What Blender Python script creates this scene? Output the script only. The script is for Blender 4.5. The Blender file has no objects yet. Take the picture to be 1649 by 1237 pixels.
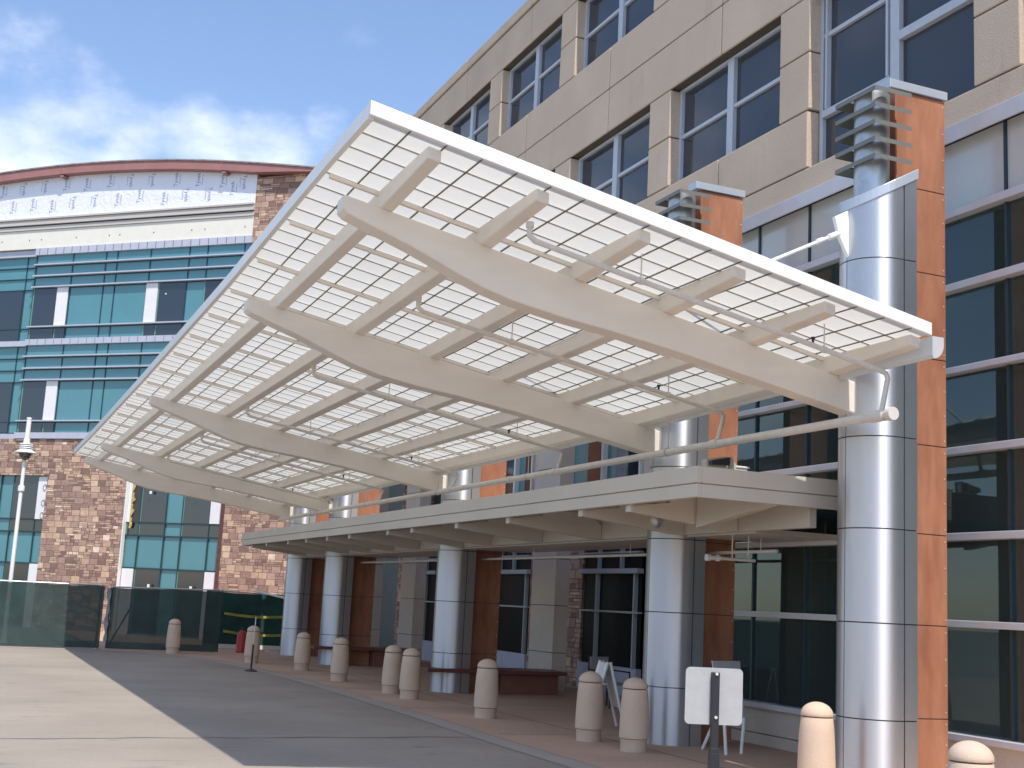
import bpy, math, random
from mathutils import Matrix, Vector
random.seed(7)
rad = math.radians
S = bpy.context.scene
col = S.collection

# ------------------------------------------------------------------ camera
cam_d = bpy.data.cameras.new("camera")
cam = bpy.data.objects.new("camera", cam_d)
col.objects.link(cam)
S.camera = cam
cam_d.sensor_width = 36.0
cam_d.sensor_fit = 'HORIZONTAL'
cam_d.lens = 36.0 * 2064.4 / 1649.0
cam_d.clip_start = 0.1
cam_d.clip_end = 3000
RX = Vector((0.91717483, -0.39514482, 0.05148685))
DN = Vector((0.11391046, 0.1361699, -0.98411491))
FW = Vector((0.38185695, 0.90847032, 0.16990273))
mw = Matrix.Identity(4)
for i in range(3):
    mw[i][0] = RX[i]; mw[i][1] = -DN[i]; mw[i][2] = -FW[i]
mw[0][3] = 0; mw[1][3] = 0; mw[2][3] = 1.65
cam.matrix_world = mw

# ------------------------------------------------------------------ world
SUN = Vector((-0.030, -0.567, 0.895)).normalized()
elev = math.asin(SUN.z)
W = bpy.data.worlds.new("World"); S.world = W; W.use_nodes = True
nt = W.node_tree; nt.nodes.clear()
def N(t, ty, **k):
    n = t.nodes.new(ty)
    for a, b in k.items(): setattr(n, a, b)
    return n
sky = N(nt, 'ShaderNodeTexSky', sky_type='NISHITA')
sky.sun_disc = False
sky.sun_elevation = elev
sky.sun_rotation = math.atan2(SUN.x, SUN.y)
sky.air_density = 1.3; sky.dust_density = 1.6; sky.ozone_density = 1.2
sky.altitude = 1500
bg = N(nt, 'ShaderNodeBackground')
bg.inputs[1].default_value = 0.143
out = N(nt, 'ShaderNodeOutputWorld')
# procedural clouds: low white banks drifting in the north-west
tc = N(nt, 'ShaderNodeTexCoord')
def vdot(v, p, s):
    """gaussian-like spot around a direction"""
    d = N(nt, 'ShaderNodeVectorMath', operation='DISTANCE')
    nt.links.new(tc.outputs['Generated'], d.inputs[0]); d.inputs[1].default_value = v
    m = N(nt, 'ShaderNodeMapRange', interpolation_type='SMOOTHSTEP')
    nt.links.new(d.outputs['Value'], m.inputs['Value'])
    m.inputs['From Min'].default_value = 0.0; m.inputs['From Max'].default_value = s
    m.inputs['To Min'].default_value = p; m.inputs['To Max'].default_value = 0.0
    return m.outputs[0]
def pixdir(x, y):
    return tuple((RX * ((x - 824.5) / 2064.4) + DN * ((y - 618.5) / 2064.4) + FW).normalized())
mp = N(nt, 'ShaderNodeMapping'); mp.inputs['Scale'].default_value = (1.0, 1.0, 1.7)
nt.links.new(tc.outputs['Generated'], mp.inputs[0])
n1 = N(nt, 'ShaderNodeTexNoise'); n1.inputs['Scale'].default_value = 9.0; n1.inputs['Detail'].default_value = 9
n1.inputs['Roughness'].default_value = 0.56
nt.links.new(mp.outputs[0], n1.inputs['Vector'])
acc = None
for (x, y, p, s) in [(70, 215, .40, .115), (-40, 250, .42, .15), (185, 262, .34, .085), (320, 268, .30, .085), (450, 245, .30, .075), (520, 205, .26, .055),
                     (388, 130, .16, .03), (690, 70, .13, .10), (10, 95, .06, .05), (-700, 300, .5, .3), (-1500, 100, .4, .4),
                     (2600, 200, .4, .5), (5000, 0, .4, .6)]:
    o = vdot(pixdir(x, y), p, s)
    if acc is None: acc = o
    else:
        m = N(nt, 'ShaderNodeMath', operation='MAXIMUM')
        nt.links.new(acc, m.inputs[0]); nt.links.new(o, m.inputs[1]); acc = m.outputs[0]
ad = N(nt, 'ShaderNodeMath', operation='ADD'); nt.links.new(n1.outputs[0], ad.inputs[0]); nt.links.new(acc, ad.inputs[1])
mr = N(nt, 'ShaderNodeMapRange', interpolation_type='SMOOTHSTEP')
nt.links.new(ad.outputs[0], mr.inputs['Value'])
mr.inputs['From Min'].default_value = 0.62; mr.inputs['From Max'].default_value = 1.06
mr.inputs['To Min'].default_value = 0.0; mr.inputs['To Max'].default_value = 0.9
mixc = N(nt, 'ShaderNodeMixRGB'); nt.links.new(mr.outputs[0], mixc.inputs[0])
skyt = N(nt, 'ShaderNodeMixRGB', blend_type='MULTIPLY'); skyt.inputs[0].default_value = 1.0
skyt.inputs[2].default_value = (.93, .93, 1.0, 1)
nt.links.new(sky.outputs[0], skyt.inputs[1])
nt.links.new(skyt.outputs[0], mixc.inputs[1]); mixc.inputs[2].default_value = (5.6, 5.9, 6.6, 1)
nt.links.new(mixc.outputs[0], bg.inputs[0]); nt.links.new(bg.outputs[0], out.inputs[0])

# ------------------------------------------------------------------ sun
sd = bpy.data.lights.new("sun", 'SUN'); sun = bpy.data.objects.new("sun", sd); col.objects.link(sun)
sd.energy = 2.95; sd.angle = rad(0.53); sd.color = (1.0, 0.95, 0.86)
sun.rotation_euler = SUN.to_track_quat('Z', 'Y').to_euler()
S.view_settings.view_transform = 'Standard'; S.view_settings.look = 'None'
S.view_settings.exposure = 0.60; S.view_settings.gamma = 1.0
S.render.engine = 'CYCLES'
S.cycles.max_bounces = 8; S.cycles.transparent_max_bounces = 16

# ------------------------------------------------------------------ materials
def newmat(name):
    m = bpy.data.materials.new(name); m.use_nodes = True
    return m, m.node_tree, m.node_tree.nodes['Principled BSDF']
def mat(name, c, rough=.6, metal=0., var=.0, scale=3., bump=0., bscale=60., spec=.5, streak=None, c2=None, detail=6):
    m, t, b = newmat(name)
    b.inputs['Base Color'].default_value = (*c, 1); b.inputs['Roughness'].default_value = rough
    b.inputs['Metallic'].default_value = metal; b.inputs['Specular IOR Level'].default_value = spec
    tcn = N(t, 'ShaderNodeTexCoord')
    src = tcn.outputs['Object']
    if streak:
        mp = N(t, 'ShaderNodeMapping'); mp.inputs['Scale'].default_value = streak
        t.links.new(src, mp.inputs[0]); src2 = mp.outputs[0]
    else: src2 = src
    if var > 0 or c2:
        n = N(t, 'ShaderNodeTexNoise'); n.inputs['Scale'].default_value = scale; n.inputs['Detail'].default_value = detail
        n.inputs['Roughness'].default_value = .62
        t.links.new(src2, n.inputs['Vector'])
        r = N(t, 'ShaderNodeValToRGB')
        ca = tuple(max(0, x * (1 - var)) for x in c); cb = c2 if c2 else tuple(min(1, x * (1 + var)) for x in c)
        r.color_ramp.elements[0].position = .33; r.color_ramp.elements[0].color = (*ca, 1)
        r.color_ramp.elements[1].position = .67; r.color_ramp.elements[1].color = (*cb, 1)
        t.links.new(n.outputs[0], r.inputs[0]); t.links.new(r.outputs[0], b.inputs['Base Color'])
    if bump > 0:
        n = N(t, 'ShaderNodeTexNoise'); n.inputs['Scale'].default_value = bscale; n.inputs['Detail'].default_value = 4
        t.links.new(src, n.inputs['Vector'])
        bp = N(t, 'ShaderNodeBump'); bp.inputs['Strength'].default_value = bump; bp.inputs['Distance'].default_value = .01
        t.links.new(n.outputs[0], bp.inputs['Height']); t.links.new(bp.outputs[0], b.inputs['Normal'])
    return m
def two_scale(name, c, v1, s1, v2, s2, rough=.85, bump=.3, bscale=90, stain=None):
    """aggregate look: broad mottling times fine speckle"""
    m, t, b = newmat(name)
    b.inputs['Roughness'].default_value = rough; b.inputs['Specular IOR Level'].default_value = .3
    tcn = N(t, 'ShaderNodeTexCoord')
    def ns(scale, v, det):
        n = N(t, 'ShaderNodeTexNoise'); n.inputs['Scale'].default_value = scale; n.inputs['Detail'].default_value = det
        t.links.new(tcn.outputs['Object'], n.inputs['Vector'])
        r = N(t, 'ShaderNodeMapRange'); r.inputs['From Min'].default_value = .3; r.inputs['From Max'].default_value = .7
        r.inputs['To Min'].default_value = 1 - v; r.inputs['To Max'].default_value = 1 + v
        t.links.new(n.outputs[0], r.inputs['Value']); return r.outputs[0], n.outputs[0]
    a, _ = ns(s1, v1, 6); f, raw = ns(s2, v2, 3)
    mu = N(t, 'ShaderNodeMath', operation='MULTIPLY'); t.links.new(a, mu.inputs[0]); t.links.new(f, mu.inputs[1])
    last = mu.outputs[0]
    if stain:
        mp = N(t, 'ShaderNodeMapping'); mp.inputs['Scale'].default_value = stain[0]
        t.links.new(tcn.outputs['Object'], mp.inputs[0])
        n = N(t, 'ShaderNodeTexNoise'); n.inputs['Scale'].default_value = stain[1]; n.inputs['Detail'].default_value = 7
        n.inputs['Roughness'].default_value = .7
        t.links.new(mp.outputs[0], n.inputs['Vector'])
        r = N(t, 'ShaderNodeMapRange'); r.inputs['From Min'].default_value = .58; r.inputs['From Max'].default_value = .74
        r.inputs['To Min'].default_value = 1; r.inputs['To Max'].default_value = stain[2]
        t.links.new(n.outputs[0], r.inputs['Value'])
        m2 = N(t, 'ShaderNodeMath', operation='MULTIPLY'); t.links.new(last, m2.inputs[0]); t.links.new(r.outputs[0], m2.inputs[1]); last = m2.outputs[0]
    vm = N(t, 'ShaderNodeVectorMath', operation='SCALE'); vm.inputs[0].default_value = c
    t.links.new(last, vm.inputs['Scale']); t.links.new(vm.outputs[0], b.inputs['Base Color'])
    if bump:
        bp = N(t, 'ShaderNodeBump'); bp.inputs['Strength'].default_value = bump; bp.inputs['Distance'].default_value = .01
        t.links.new(raw, bp.inputs['Height']); t.links.new(bp.outputs[0], b.inputs['Normal'])
    return m
def glass_mat(name, tint, refl, rough=.02, thru=.5):
    m, t, b = newmat(name); t.nodes.remove(b)
    o = t.nodes['Material Output']
    tr = N(t, 'ShaderNodeBsdfTransparent'); tr.inputs[0].default_value = (*tint, 1)
    df = N(t, 'ShaderNodeBsdfDiffuse'); df.inputs[0].default_value = (*[x * .35 for x in tint], 1)
    gl = N(t, 'ShaderNodeBsdfGlossy'); gl.inputs[0].default_value = (*refl, 1); gl.inputs[1].default_value = rough
    m1 = N(t, 'ShaderNodeMixShader'); m1.inputs[0].default_value = 1 - thru
    t.links.new(tr.outputs[0], m1.inputs[1]); t.links.new(df.outputs[0], m1.inputs[2])
    lw = N(t, 'ShaderNodeFresnel'); lw.inputs[0].default_value = 1.7
    m2 = N(t, 'ShaderNodeMixShader'); t.links.new(lw.outputs[0], m2.inputs[0])
    t.links.new(m1.outputs[0], m2.inputs[1]); t.links.new(gl.outputs[0], m2.inputs[2]); t.links.new(m2.outputs[0], o.inputs[0])
    return m
def ashlar_mat(name, gain=1.0):
    """random coursed stone: large blocks, some of them split into small ones; x along wall, z up"""
    m, t, b = newmat(name)
    b.inputs['Roughness'].default_value = .9; b.inputs['Specular IOR Level'].default_value = .2
    tcn = N(t, 'ShaderNodeTexCoord'); sp = N(t, 'ShaderNodeSeparateXYZ'); t.links.new(tcn.outputs['Object'], sp.inputs[0])
    def M_(op, a, bb=None, c=None):
        n = N(t, 'ShaderNodeMath', operation=op)
        for i, v in enumerate((a, bb, c)):
            if v is None: continue
            if isinstance(v, (int, float)): n.inputs[i].default_value = v
            else: t.links.new(v, n.inputs[i])
        return n.outputs[0]
    def WN(x, y, z=0.):
        cx = N(t, 'ShaderNodeCombineXYZ'); 
        for i, v in enumerate((x, y, z)):
            if isinstance(v, (int, float)): cx.inputs[i].default_value = v
            else: t.links.new(v, cx.inputs[i])
        w = N(t, 'ShaderNodeTexWhiteNoise', noise_dimensions='3D'); t.links.new(cx.outputs[0], w.inputs[0]); return w.outputs[0]
    X = M_('ADD', sp.outputs[0], 100.0); Z = M_('ADD', sp.outputs[2], 50.0)
    def level(w, h, seed):
        zr = M_('DIVIDE', Z, h); row = M_('FLOOR', zr); fz = M_('FRACT', zr)
        off = M_('MULTIPLY', WN(row, seed), w * 3.7)
        # stretch x a little differently per row
        xr = M_('DIVIDE', M_('ADD', X, off), M_('MULTIPLY', M_('ADD', M_('MULTIPLY', WN(row, seed + 3.3), .5), .78), w))
        cl = M_('FLOOR', xr); fx = M_('FRACT', xr)
        rnd = WN(cl, row, seed)
        dx = M_('MULTIPLY', M_('MINIMUM', fx, M_('SUBTRACT', 1., fx)), w)
        dz = M_('MULTIPLY', M_('MINIMUM', fz, M_('SUBTRACT', 1., fz)), h)
        return rnd, M_('MINIMUM', dx, dz), row, cl
    rA, eA, rowA, colA = level(.34, .21, 1.)
    rB, eB, _, _ = level(.24, .105, 7.)
    rC, eC, _, _ = level(.42, .07, 13.)
    whole = M_('GREATER_THAN', rA, .52)
    thin = M_('LESS_THAN', WN(colA, rowA, 21.), .45)
    def sel(f, a, bb):  # f?a:b
        return M_('ADD', M_('MULTIPLY', f, a), M_('MULTIPLY', M_('SUBTRACT', 1., f), bb))
    sub = sel(thin, rC, rB); sube = sel(thin, eC, eB)
    rn = sel(whole, WN(colA, rowA, 33.), sub); ed = M_('MINIMUM', eA, sel(whole, eA, sube))
    r = N(t, 'ShaderNodeValToRGB'); r.color_ramp.interpolation = 'CONSTANT'
    cols = [(.20, .12, .10), (.28, .175, .14), (.34, .215, .165), (.42, .275, .20), (.30, .19, .155), (.47, .32, .22), (.37, .245, .19), (.24, .15, .125), (.52, .37, .26), (.32, .21, .165), (.40, .265, .205), (.64, .48, .37)]
    e = r.color_ramp.elements
    while len(e) < len(cols): e.new(.5)
    pos = [0, .1, .2, .3, .4, .5, .6, .68, .76, .84, .92, .975]
    for i, (p, c) in enumerate(zip(pos, cols)):
        e[i].position = p; e[i].color = (*[x * gain for x in c], 1)
    t.links.new(rn, r.inputs[0])
    nz = N(t, 'ShaderNodeTexNoise'); nz.inputs['Scale'].default_value = 7; nz.inputs['Detail'].default_value = 6
    t.links.new(tcn.outputs['Object'], nz.inputs['Vector'])
    vs = N(t, 'ShaderNodeVectorMath', operation='SCALE'); t.links.new(r.outputs[0], vs.inputs[0])
    t.links.new(M_('ADD', M_('MULTIPLY', nz.outputs[0], .7), .65), vs.inputs['Scale'])
    mo = N(t, 'ShaderNodeMapRange'); mo.inputs['From Min'].default_value = .002; mo.inputs['From Max'].default_value = .010
    t.links.new(ed, mo.inputs['Value'])
    mx = N(t, 'ShaderNodeMixRGB'); t.links.new(mo.outputs[0], mx.inputs[0]); mx.inputs[1].default_value = (.20 * gain, .13 * gain, .105 * gain, 1)
    t.links.new(vs.outputs[0], mx.inputs[2]); t.links.new(mx.outputs[0], b.inputs['Base Color'])
    bp = N(t, 'ShaderNodeBump'); bp.inputs['Strength'].default_value = .8; bp.inputs['Distance'].default_value = .05
    t.links.new(M_('ADD', M_('MULTIPLY', mo.outputs[0], M_('ADD', M_('MULTIPLY', rn, .6), .5)), M_('MULTIPLY', nz.outputs[0], .35)), bp.inputs['Height'])
    t.links.new(bp.outputs[0], b.inputs['Normal'])
    return m

M = {}
M['precast'] = two_scale('tan_precast_concrete', (.60, .466, .35), .07, .8, .13, 55, bump=.5, stain=((1.2, 1.2, .25), 1.6, .86))
M['precast_pale'] = two_scale('pale_precast_concrete', (.60, .52, .44), .06, .8, .07, 45, bump=.25)
M['groove'] = mat('dark_joint', (.10, .075, .06), .9)
M['groove_grey'] = mat('black_joint', (.03, .03, .035), .8)
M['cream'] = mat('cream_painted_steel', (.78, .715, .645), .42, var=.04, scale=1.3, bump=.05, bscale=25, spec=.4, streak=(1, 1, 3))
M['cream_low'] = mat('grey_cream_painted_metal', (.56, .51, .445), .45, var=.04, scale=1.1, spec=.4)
M['white'] = mat('white_painted_metal', (.82, .82, .80), .4, var=.03, scale=4)
M['whitepipe'] = mat('white_pipe', (.66, .62, .58), .45, var=.06, scale=8)
M['mull'] = mat('pale_grey_mullion', (.60, .585, .60), .38, var=.04, scale=5)
M['winframe'] = mat('light_window_frame', (.50, .52, .57), .4, var=.03, scale=6)
M['cap'] = mat('grey_cap_metal', (.50, .54, .60), .38, metal=.35, var=.04)
M['galv'] = mat('galvanised_steel', (.52, .54, .56), .42, metal=.8, var=.12, scale=6)
M['louvre'] = mat('grey_louvre_blade', (.17, .17, .155), .5, var=.06)
M['dark'] = mat('black_painted_metal', (.02, .02, .025), .45)
M['wood'] = mat('cherry_laminate_panel', (.35, .138, .080), .52, var=.16, scale=1.6, streak=(2.6, 2.6, .6), c2=(.45, .205, .120), spec=.3, detail=9)
M['benchwood'] = mat('dark_red_bench_stone', (.16, .055, .045), .42, var=.12, scale=4)
M['benchbase'] = mat('brown_bench_panel', (.24, .10, .065), .6, var=.15, scale=3)
M['rivet'] = mat('bright_fastener', (.8, .75, .7), .3, metal=.5)
M['bollard'] = two_scale('sandblasted_tan_concrete', (.63, .475, .36), .05, 3, .10, 140, bump=.25)
M['sidewalk'] = two_scale('red_brown_paving', (.53, .36, .262), .10, .7, .10, 60, bump=.15, stain=((1, 1, 1), 1.1, .82))
M['road'] = two_scale('grey_concrete_drive', (.330, .284, .236), .13, .45, .10, 60, bump=.25, stain=((1.0, 2.6, 1), 1.3, .52))
M['kerb'] = two_scale('pale_kerb_concrete', (.40, .35, .305), .06, 1.2, .06, 70, bump=.1)
M['land'] = two_scale('bare_earth', (.22, .235, .20), .2, .05, .2, 6, bump=.2)
M['jointdark'] = mat('sealed_joint', (.17, .155, .14), .9)
M['teal'] = mat('teal_spandrel_glass', (.085, .245, .28), .24, var=.05, scale=.5, spec=.9)
M['darkglass'] = mat('dark_window_glass', (.018, .024, .036), .06, spec=1.0)
M['tealline'] = mat('dark_glazing_gasket', (.02, .05, .065), .5)
M['bandmetal'] = mat('lilac_grey_metal_band', (.48, .485, .56), .5, var=.05, scale=3)
M['creamboard'] = mat('cream_stucco_board', (.78, .73, .64), .8, var=.03)
M['red'] = mat('red_primer_steel', (.36, .165, .15), .6, var=.08, scale=2)
M['ink'] = mat('blue_grey_ink', (.22, .25, .42), .8)
M['blk'] = mat('black_ink', (.03, .03, .02), .8)
M['ashlar'] = ashlar_mat('brown_ashlar_stone', 1.28)
M['signback'] = mat('bare_aluminium_sheet', (.43, .42, .42), .55, metal=.1, var=.05, scale=12)
M['redplastic'] = mat('red_plastic', (.42, .035, .025), .5)
M['yellow'] = mat('yellow_tape', (.42, .38, .07), .7)
M['insul'] = mat('yellow_insulation_foam', (.55, .40, .16), .95, var=.4, scale=12, bump=1, bscale=14)
M['lens'] = mat('dark_lamp_lens', (.05, .05, .055), .15, spec=.8)
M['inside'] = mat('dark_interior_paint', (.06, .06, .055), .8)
M['shopframe'] = mat('grey_green_window_frame', (.42, .44, .43), .5)
M['blinds'] = mat('interior_blind', (.10, .11, .13), .7)
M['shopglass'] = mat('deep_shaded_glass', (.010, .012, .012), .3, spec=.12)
M['greencol'] = mat('pale_green_interior_column', (.45, .78, .68), .6, var=.05)
M['curtain'] = mat('interior_pleated_curtain', (.22, .24, .22), .8)
M['glass'] = glass_mat('tinted_curtain_wall_glass', (.60, .86, .80), (.66, .79, .83), .012, .84)
M['spandrel'] = mat('pale_green_spandrel_glass', (.54, .56, .54), .14, var=.04, scale=.7, spec=.8)

ANR = 0.25
# brushed metal of the column covers
m, t, b = newmat('brushed_aluminium_cladding')
b.inputs['Base Color'].default_value = (.58, .59, .62, 1); b.inputs['Metallic'].default_value = .88
b.inputs['Roughness'].default_value = .33
b.inputs['Anisotropic'].default_value = .8; b.inputs['Anisotropic Rotation'].default_value = ANR
tg = N(t, 'ShaderNodeTangent', direction_type='RADIAL', axis='Z'); t.links.new(tg.outputs[0], b.inputs['Tangent'])
tcn = N(t, 'ShaderNodeTexCoord'); mp = N(t, 'ShaderNodeMapping'); mp.inputs['Scale'].default_value = (60, 60, .8)
t.links.new(tcn.outputs['Object'], mp.inputs[0])
nn = N(t, 'ShaderNodeTexNoise'); nn.inputs['Scale'].default_value = 1; nn.inputs['Detail'].default_value = 3; t.links.new(mp.outputs[0], nn.inputs['Vector'])
r_ = N(t, 'ShaderNodeMapRange'); r_.inputs['To Min'].default_value = .33; r_.inputs['To Max'].default_value = .46
t.links.new(nn.outputs[0], r_.inputs['Value']); t.links.new(r_.outputs[0], b.inputs['Roughness'])
M['alu'] = m
# translucent roof sheet
m, t, b = newmat('translucent_white_panel'); o = t.nodes['Material Output']
b.inputs['Base Color'].default_value = (.80, .81, .77, 1); b.inputs['Roughness'].default_value = .5
tl = N(t, 'ShaderNodeBsdfTranslucent'); tl.inputs[0].default_value = (.77, .765, .735, 1)
nn = N(t, 'ShaderNodeTexNoise'); nn.inputs['Scale'].default_value = .5
tcn = N(t, 'ShaderNodeTexCoord'); t.links.new(tcn.outputs['Object'], nn.inputs['Vector'])
r_ = N(t, 'ShaderNodeMapRange'); r_.inputs['From Min'].default_value = .3; r_.inputs['From Max'].default_value = .7
r_.inputs['To Min'].default_value = .47; r_.inputs['To Max'].default_value = .53
t.links.new(nn.outputs[0], r_.inputs['Value'])
mx = N(t, 'ShaderNodeMixShader'); t.links.new(r_.outputs[0], mx.inputs[0])
t.links.new(b.outputs[0], mx.inputs[1]); t.links.new(tl.outputs[0], mx.inputs[2]); t.links.new(mx.outputs[0], o.inputs[0])
M['translucent'] = m
# windscreen mesh on the site fence
m, t, b = newmat('dark_green_windscreen_mesh'); o = t.nodes['Material Output']
b.inputs['Base Color'].default_value = (.018, .050, .042, 1); b.inputs['Roughness'].default_value = .75
tr = N(t, 'ShaderNodeBsdfTransparent'); mx = N(t, 'ShaderNodeMixShader'); mx.inputs[0].default_value = .95
t.links.new(tr.outputs[0], mx.inputs[1]); t.links.new(b.outputs[0], mx.inputs[2]); t.links.new(mx.outputs[0], o.inputs[0])
nn = N(t, 'ShaderNodeTexNoise'); nn.inputs['Scale'].default_value = 2.2; nn.inputs['Detail'].default_value = 5
tcn = N(t, 'ShaderNodeTexCoord'); t.links.new(tcn.outputs['Object'], nn.inputs['Vector'])
rr = N(t, 'ShaderNodeValToRGB'); rr.color_ramp.elements[0].position = .3; rr.color_ramp.elements[1].position = .7
rr.color_ramp.elements[0].color = (.016, .036, .035, 1); rr.color_ramp.elements[1].color = (.026, .056, .052, 1)
t.links.new(nn.outputs[0], rr.inputs[0]); t.links.new(rr.outputs[0], b.inputs['Base Color'])
M['mesh'] = m
M['mesh_lightened'] = mat('lightened_green_windscreen', (.030, .070, .060), .85, var=.25, scale=1.6, spec=.1)  # screen green brightened to make up for the shade on the far panel
# house wrap: crinkled white sheet
m, t, b = newmat('white_house_wrap'); b.inputs['Base Color'].default_value = (.80, .80, .86, 1); b.inputs['Roughness'].default_value = .45
tcn = N(t, 'ShaderNodeTexCoord'); nn = N(t, 'ShaderNodeTexNoise'); nn.inputs['Scale'].default_value = 3.2; nn.inputs['Detail'].default_value = 8
nn.inputs['Distortion'].default_value = 1.5; t.links.new(tcn.outputs['Object'], nn.inputs['Vector'])
bp = N(t, 'ShaderNodeBump'); bp.inputs['Strength'].default_value = .6; bp.inputs['Distance'].default_value = .06
t.links.new(nn.outputs[0], bp.inputs['Height']); t.links.new(bp.outputs[0], b.inputs['Normal'])
M['wrap'] = m

# ------------------------------------------------------------------ mesh helpers
class MB:
    def __init__(s): s.v = []; s.f = []
    def add(s, vs, fs):
        k = len(s.v); s.v += [tuple(v) for v in vs]; s.f += [tuple(i + k for i in f) for f in fs]; return s
    def box(s, x0, x1, y0, y1, z0, z1):
        vs = [(x, y, z) for x in (x0, x1) for y in (y0, y1) for z in (z0, z1)]
        return s.add(vs, [(0, 1, 3, 2), (4, 6, 7, 5), (0, 4, 5, 1), (2, 3, 7, 6), (0, 2, 6, 4), (1, 5, 7, 3)])
    def prism(s, pts, a, b, axis='y'):
        """pts: 2-D outline, extruded from a to b along axis (y: pts=(x,z); z: pts=(x,y); x: pts=(y,z))"""
        n = len(pts)
        def P(p, h):
            if axis == 'y': return (p[0], h, p[1])
            if axis == 'z': return (p[0], p[1], h)
            return (h, p[0], p[1])
        vs = [P(p, a) for p in pts] + [P(p, b) for p in pts]
        fs = [tuple(range(n))[::-1], tuple(range(n, 2 * n))] + [(i, (i + 1) % n, (i + 1) % n + n, i + n) for i in range(n)]
        return s.add(vs, fs)
    def tube(s, path, r, n=12, cap=True):
        path = [Vector(p) for p in path]; rings = []
        for i, p in enumerate(path):
            if i == 0: d = path[1] - p
            elif i == len(path) - 1: d = p - path[i - 1]
            else: d = ((path[i + 1] - p).normalized() + (p - path[i - 1]).normalized())
            d.normalize(); up = Vector((0, 0, 1)) if abs(d.z) < .9 else Vector((1, 0, 0))
            a = d.cross(up).normalized(); b_ = d.cross(a).normalized()
            rr = r[i] if isinstance(r, (list, tuple)) else r
            rings.append([p + a * math.cos(2 * math.pi * k / n) * rr + b_ * math.sin(2 * math.pi * k / n) * rr for k in range(n)])
        vs = [v for R in rings for v in R]; fs = []
        for i in range(len(rings) - 1):
            for k in range(n): fs.append((i * n + k, i * n + (k + 1) % n, (i + 1) * n + (k + 1) % n, (i + 1) * n + k))
        if cap: fs += [tuple(range(n))[::-1], tuple(range((len(rings) - 1) * n, len(rings) * n))]
        return s.add(vs, fs)
    def lathe(s, prof, c=(0, 0, 0), n=32):
        vs = []; fs = []
        for (r, z) in prof:
            for k in range(n):
                a = 2 * math.pi * k / n; vs.append((c[0] + r * math.cos(a), c[1] + r * math.sin(a), c[2] + z))
        for i in range(len(prof) - 1):
            for k in range(n): fs.append((i * n + k, i * n + (k + 1) % n, (i + 1) * n + (k + 1) % n, (i + 1) * n + k))
        fs.append(tuple(range(n))[::-1]); fs.append(tuple(range((len(prof) - 1) * n, len(prof) * n)))
        return s.add(vs, fs)
    def obj(s, name, mt, parent=None, bevel=0, smooth=False, warp=None, loc=None):
        me = bpy.data.meshes.new(name)
        vs = s.v if warp is None else [(x, y, z + warp(x, y)) for x, y, z in s.v]
        me.from_pydata(vs, [], s.f); me.validate(); me.update()
        import bmesh
        bm = bmesh.new(); bm.from_mesh(me); bmesh.ops.recalc_face_normals(bm, faces=bm.faces); bm.to_mesh(me); bm.free()
        me.materials.append(mt)
        if smooth:
            for p in me.polygons: p.use_smooth = True
            try: me.set_sharp_from_angle(angle=rad(35))
            except Exception: pass
        o = bpy.data.objects.new(name, me); col.objects.link(o)
        if parent is not None: o.parent = parent
        if loc: o.location = loc
        if bevel:
            bv = o.modifiers.new('bevel', 'BEVEL'); bv.width = bevel; bv.segments = 2; bv.limit_method = 'ANGLE'; bv.angle_limit = rad(40)
        return o
def tag(o, label=None, cat=None, group=None, kind=None):
    if label: o['label'] = label
    if cat: o['category'] = cat
    if group: o['group'] = group
    if kind: o['kind'] = kind
    return o
def thing(name, label, cat, loc=(0, 0, 0), rz=0, group=None):
    o = bpy.data.objects.new(name, None); col.objects.link(o); o.empty_display_size = .3
    o.location = loc; o.rotation_euler = (0, 0, rz)
    return tag(o, label, cat, group)
def copy_tree(o, parent=None):
    c = o.copy(); col.objects.link(c)
    if parent is not None: c.parent = parent
    for ch in list(o.children): copy_tree(ch, c)
    return c
def lerp(xs, ys, x):
    if x <= xs[0]: return ys[0]
    for i in range(1, len(xs)):
        if x <= xs[i]: return ys[i - 1] + (ys[i] - ys[i - 1]) * (x - xs[i - 1]) / (xs[i] - xs[i - 1])
    return ys[-1]

YC = [10.82, 14.87, 22.97, 31.07, 35.12]

# ================================================================== SETTING
def ground(name, pts, z, mt):
    mb = MB(); mb.add([(x, y, z) for x, y in pts], [tuple(range(len(pts)))])
    return tag(mb.obj(name, mt), kind='structure')
ground('ground', [(-900, -900), (900, -900), (900, 1200), (-900, 1200)], -.012, M['land'])
ground('driveway', [(-70, -60), (40, -60), (40, 36.2), (-70, 36.2)], -.004, M['road'])
kerb = [(6.35, -20), (6.42, 6), (6.5, 10.5), (6.52, 12.8), (6.52, 15), (6.6, 18.2), (6.62, 21), (6.62, 24.5), (6.4, 28.5), (6.1, 31.2), (5.6, 33.0), (4.9, 34.0), (3.6, 34.5), (-30, 34.6)]
kin = [(x - .34, y - (.0 if y < 30 else .2)) for x, y in kerb]
mb = MB()
for i in range(len(kerb) - 1):
    a, b_, c, d = kerb[i], kerb[i + 1], kin[i + 1], kin[i]
    mb.add([(*a, .004), (*b_, .004), (*c, .001), (*d, .001)], [(0, 1, 2, 3)])
tag(mb.obj('kerb_strip', M['kerb']), kind='structure')
pts = kerb[:-1] + [(3.6, 36.4), (3.6, 60), (16, 60), (16, -20)]
ground('sidewalk', pts, .006, M['sidewalk'])
mb = MB()
for y in (8.2, 11.9, 15.7, 19.4, 23.1, 26.8, 30.5):
    mb.add([(6.66, y, .0085), (10.0, y, .0085), (10.0, y + .022, .0085), (6.66, y + .022, .0085)], [(0, 1, 2, 3)])
mb.add([(8.0, 6, .0085), (8.02, 6, .0085), (8.02, 34, .0085), (8.0, 34, .0085)], [(0, 1, 2, 3)])
tag(mb.obj('paving_joint', M['jointdark']), kind='structure')
mb = MB()
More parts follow.
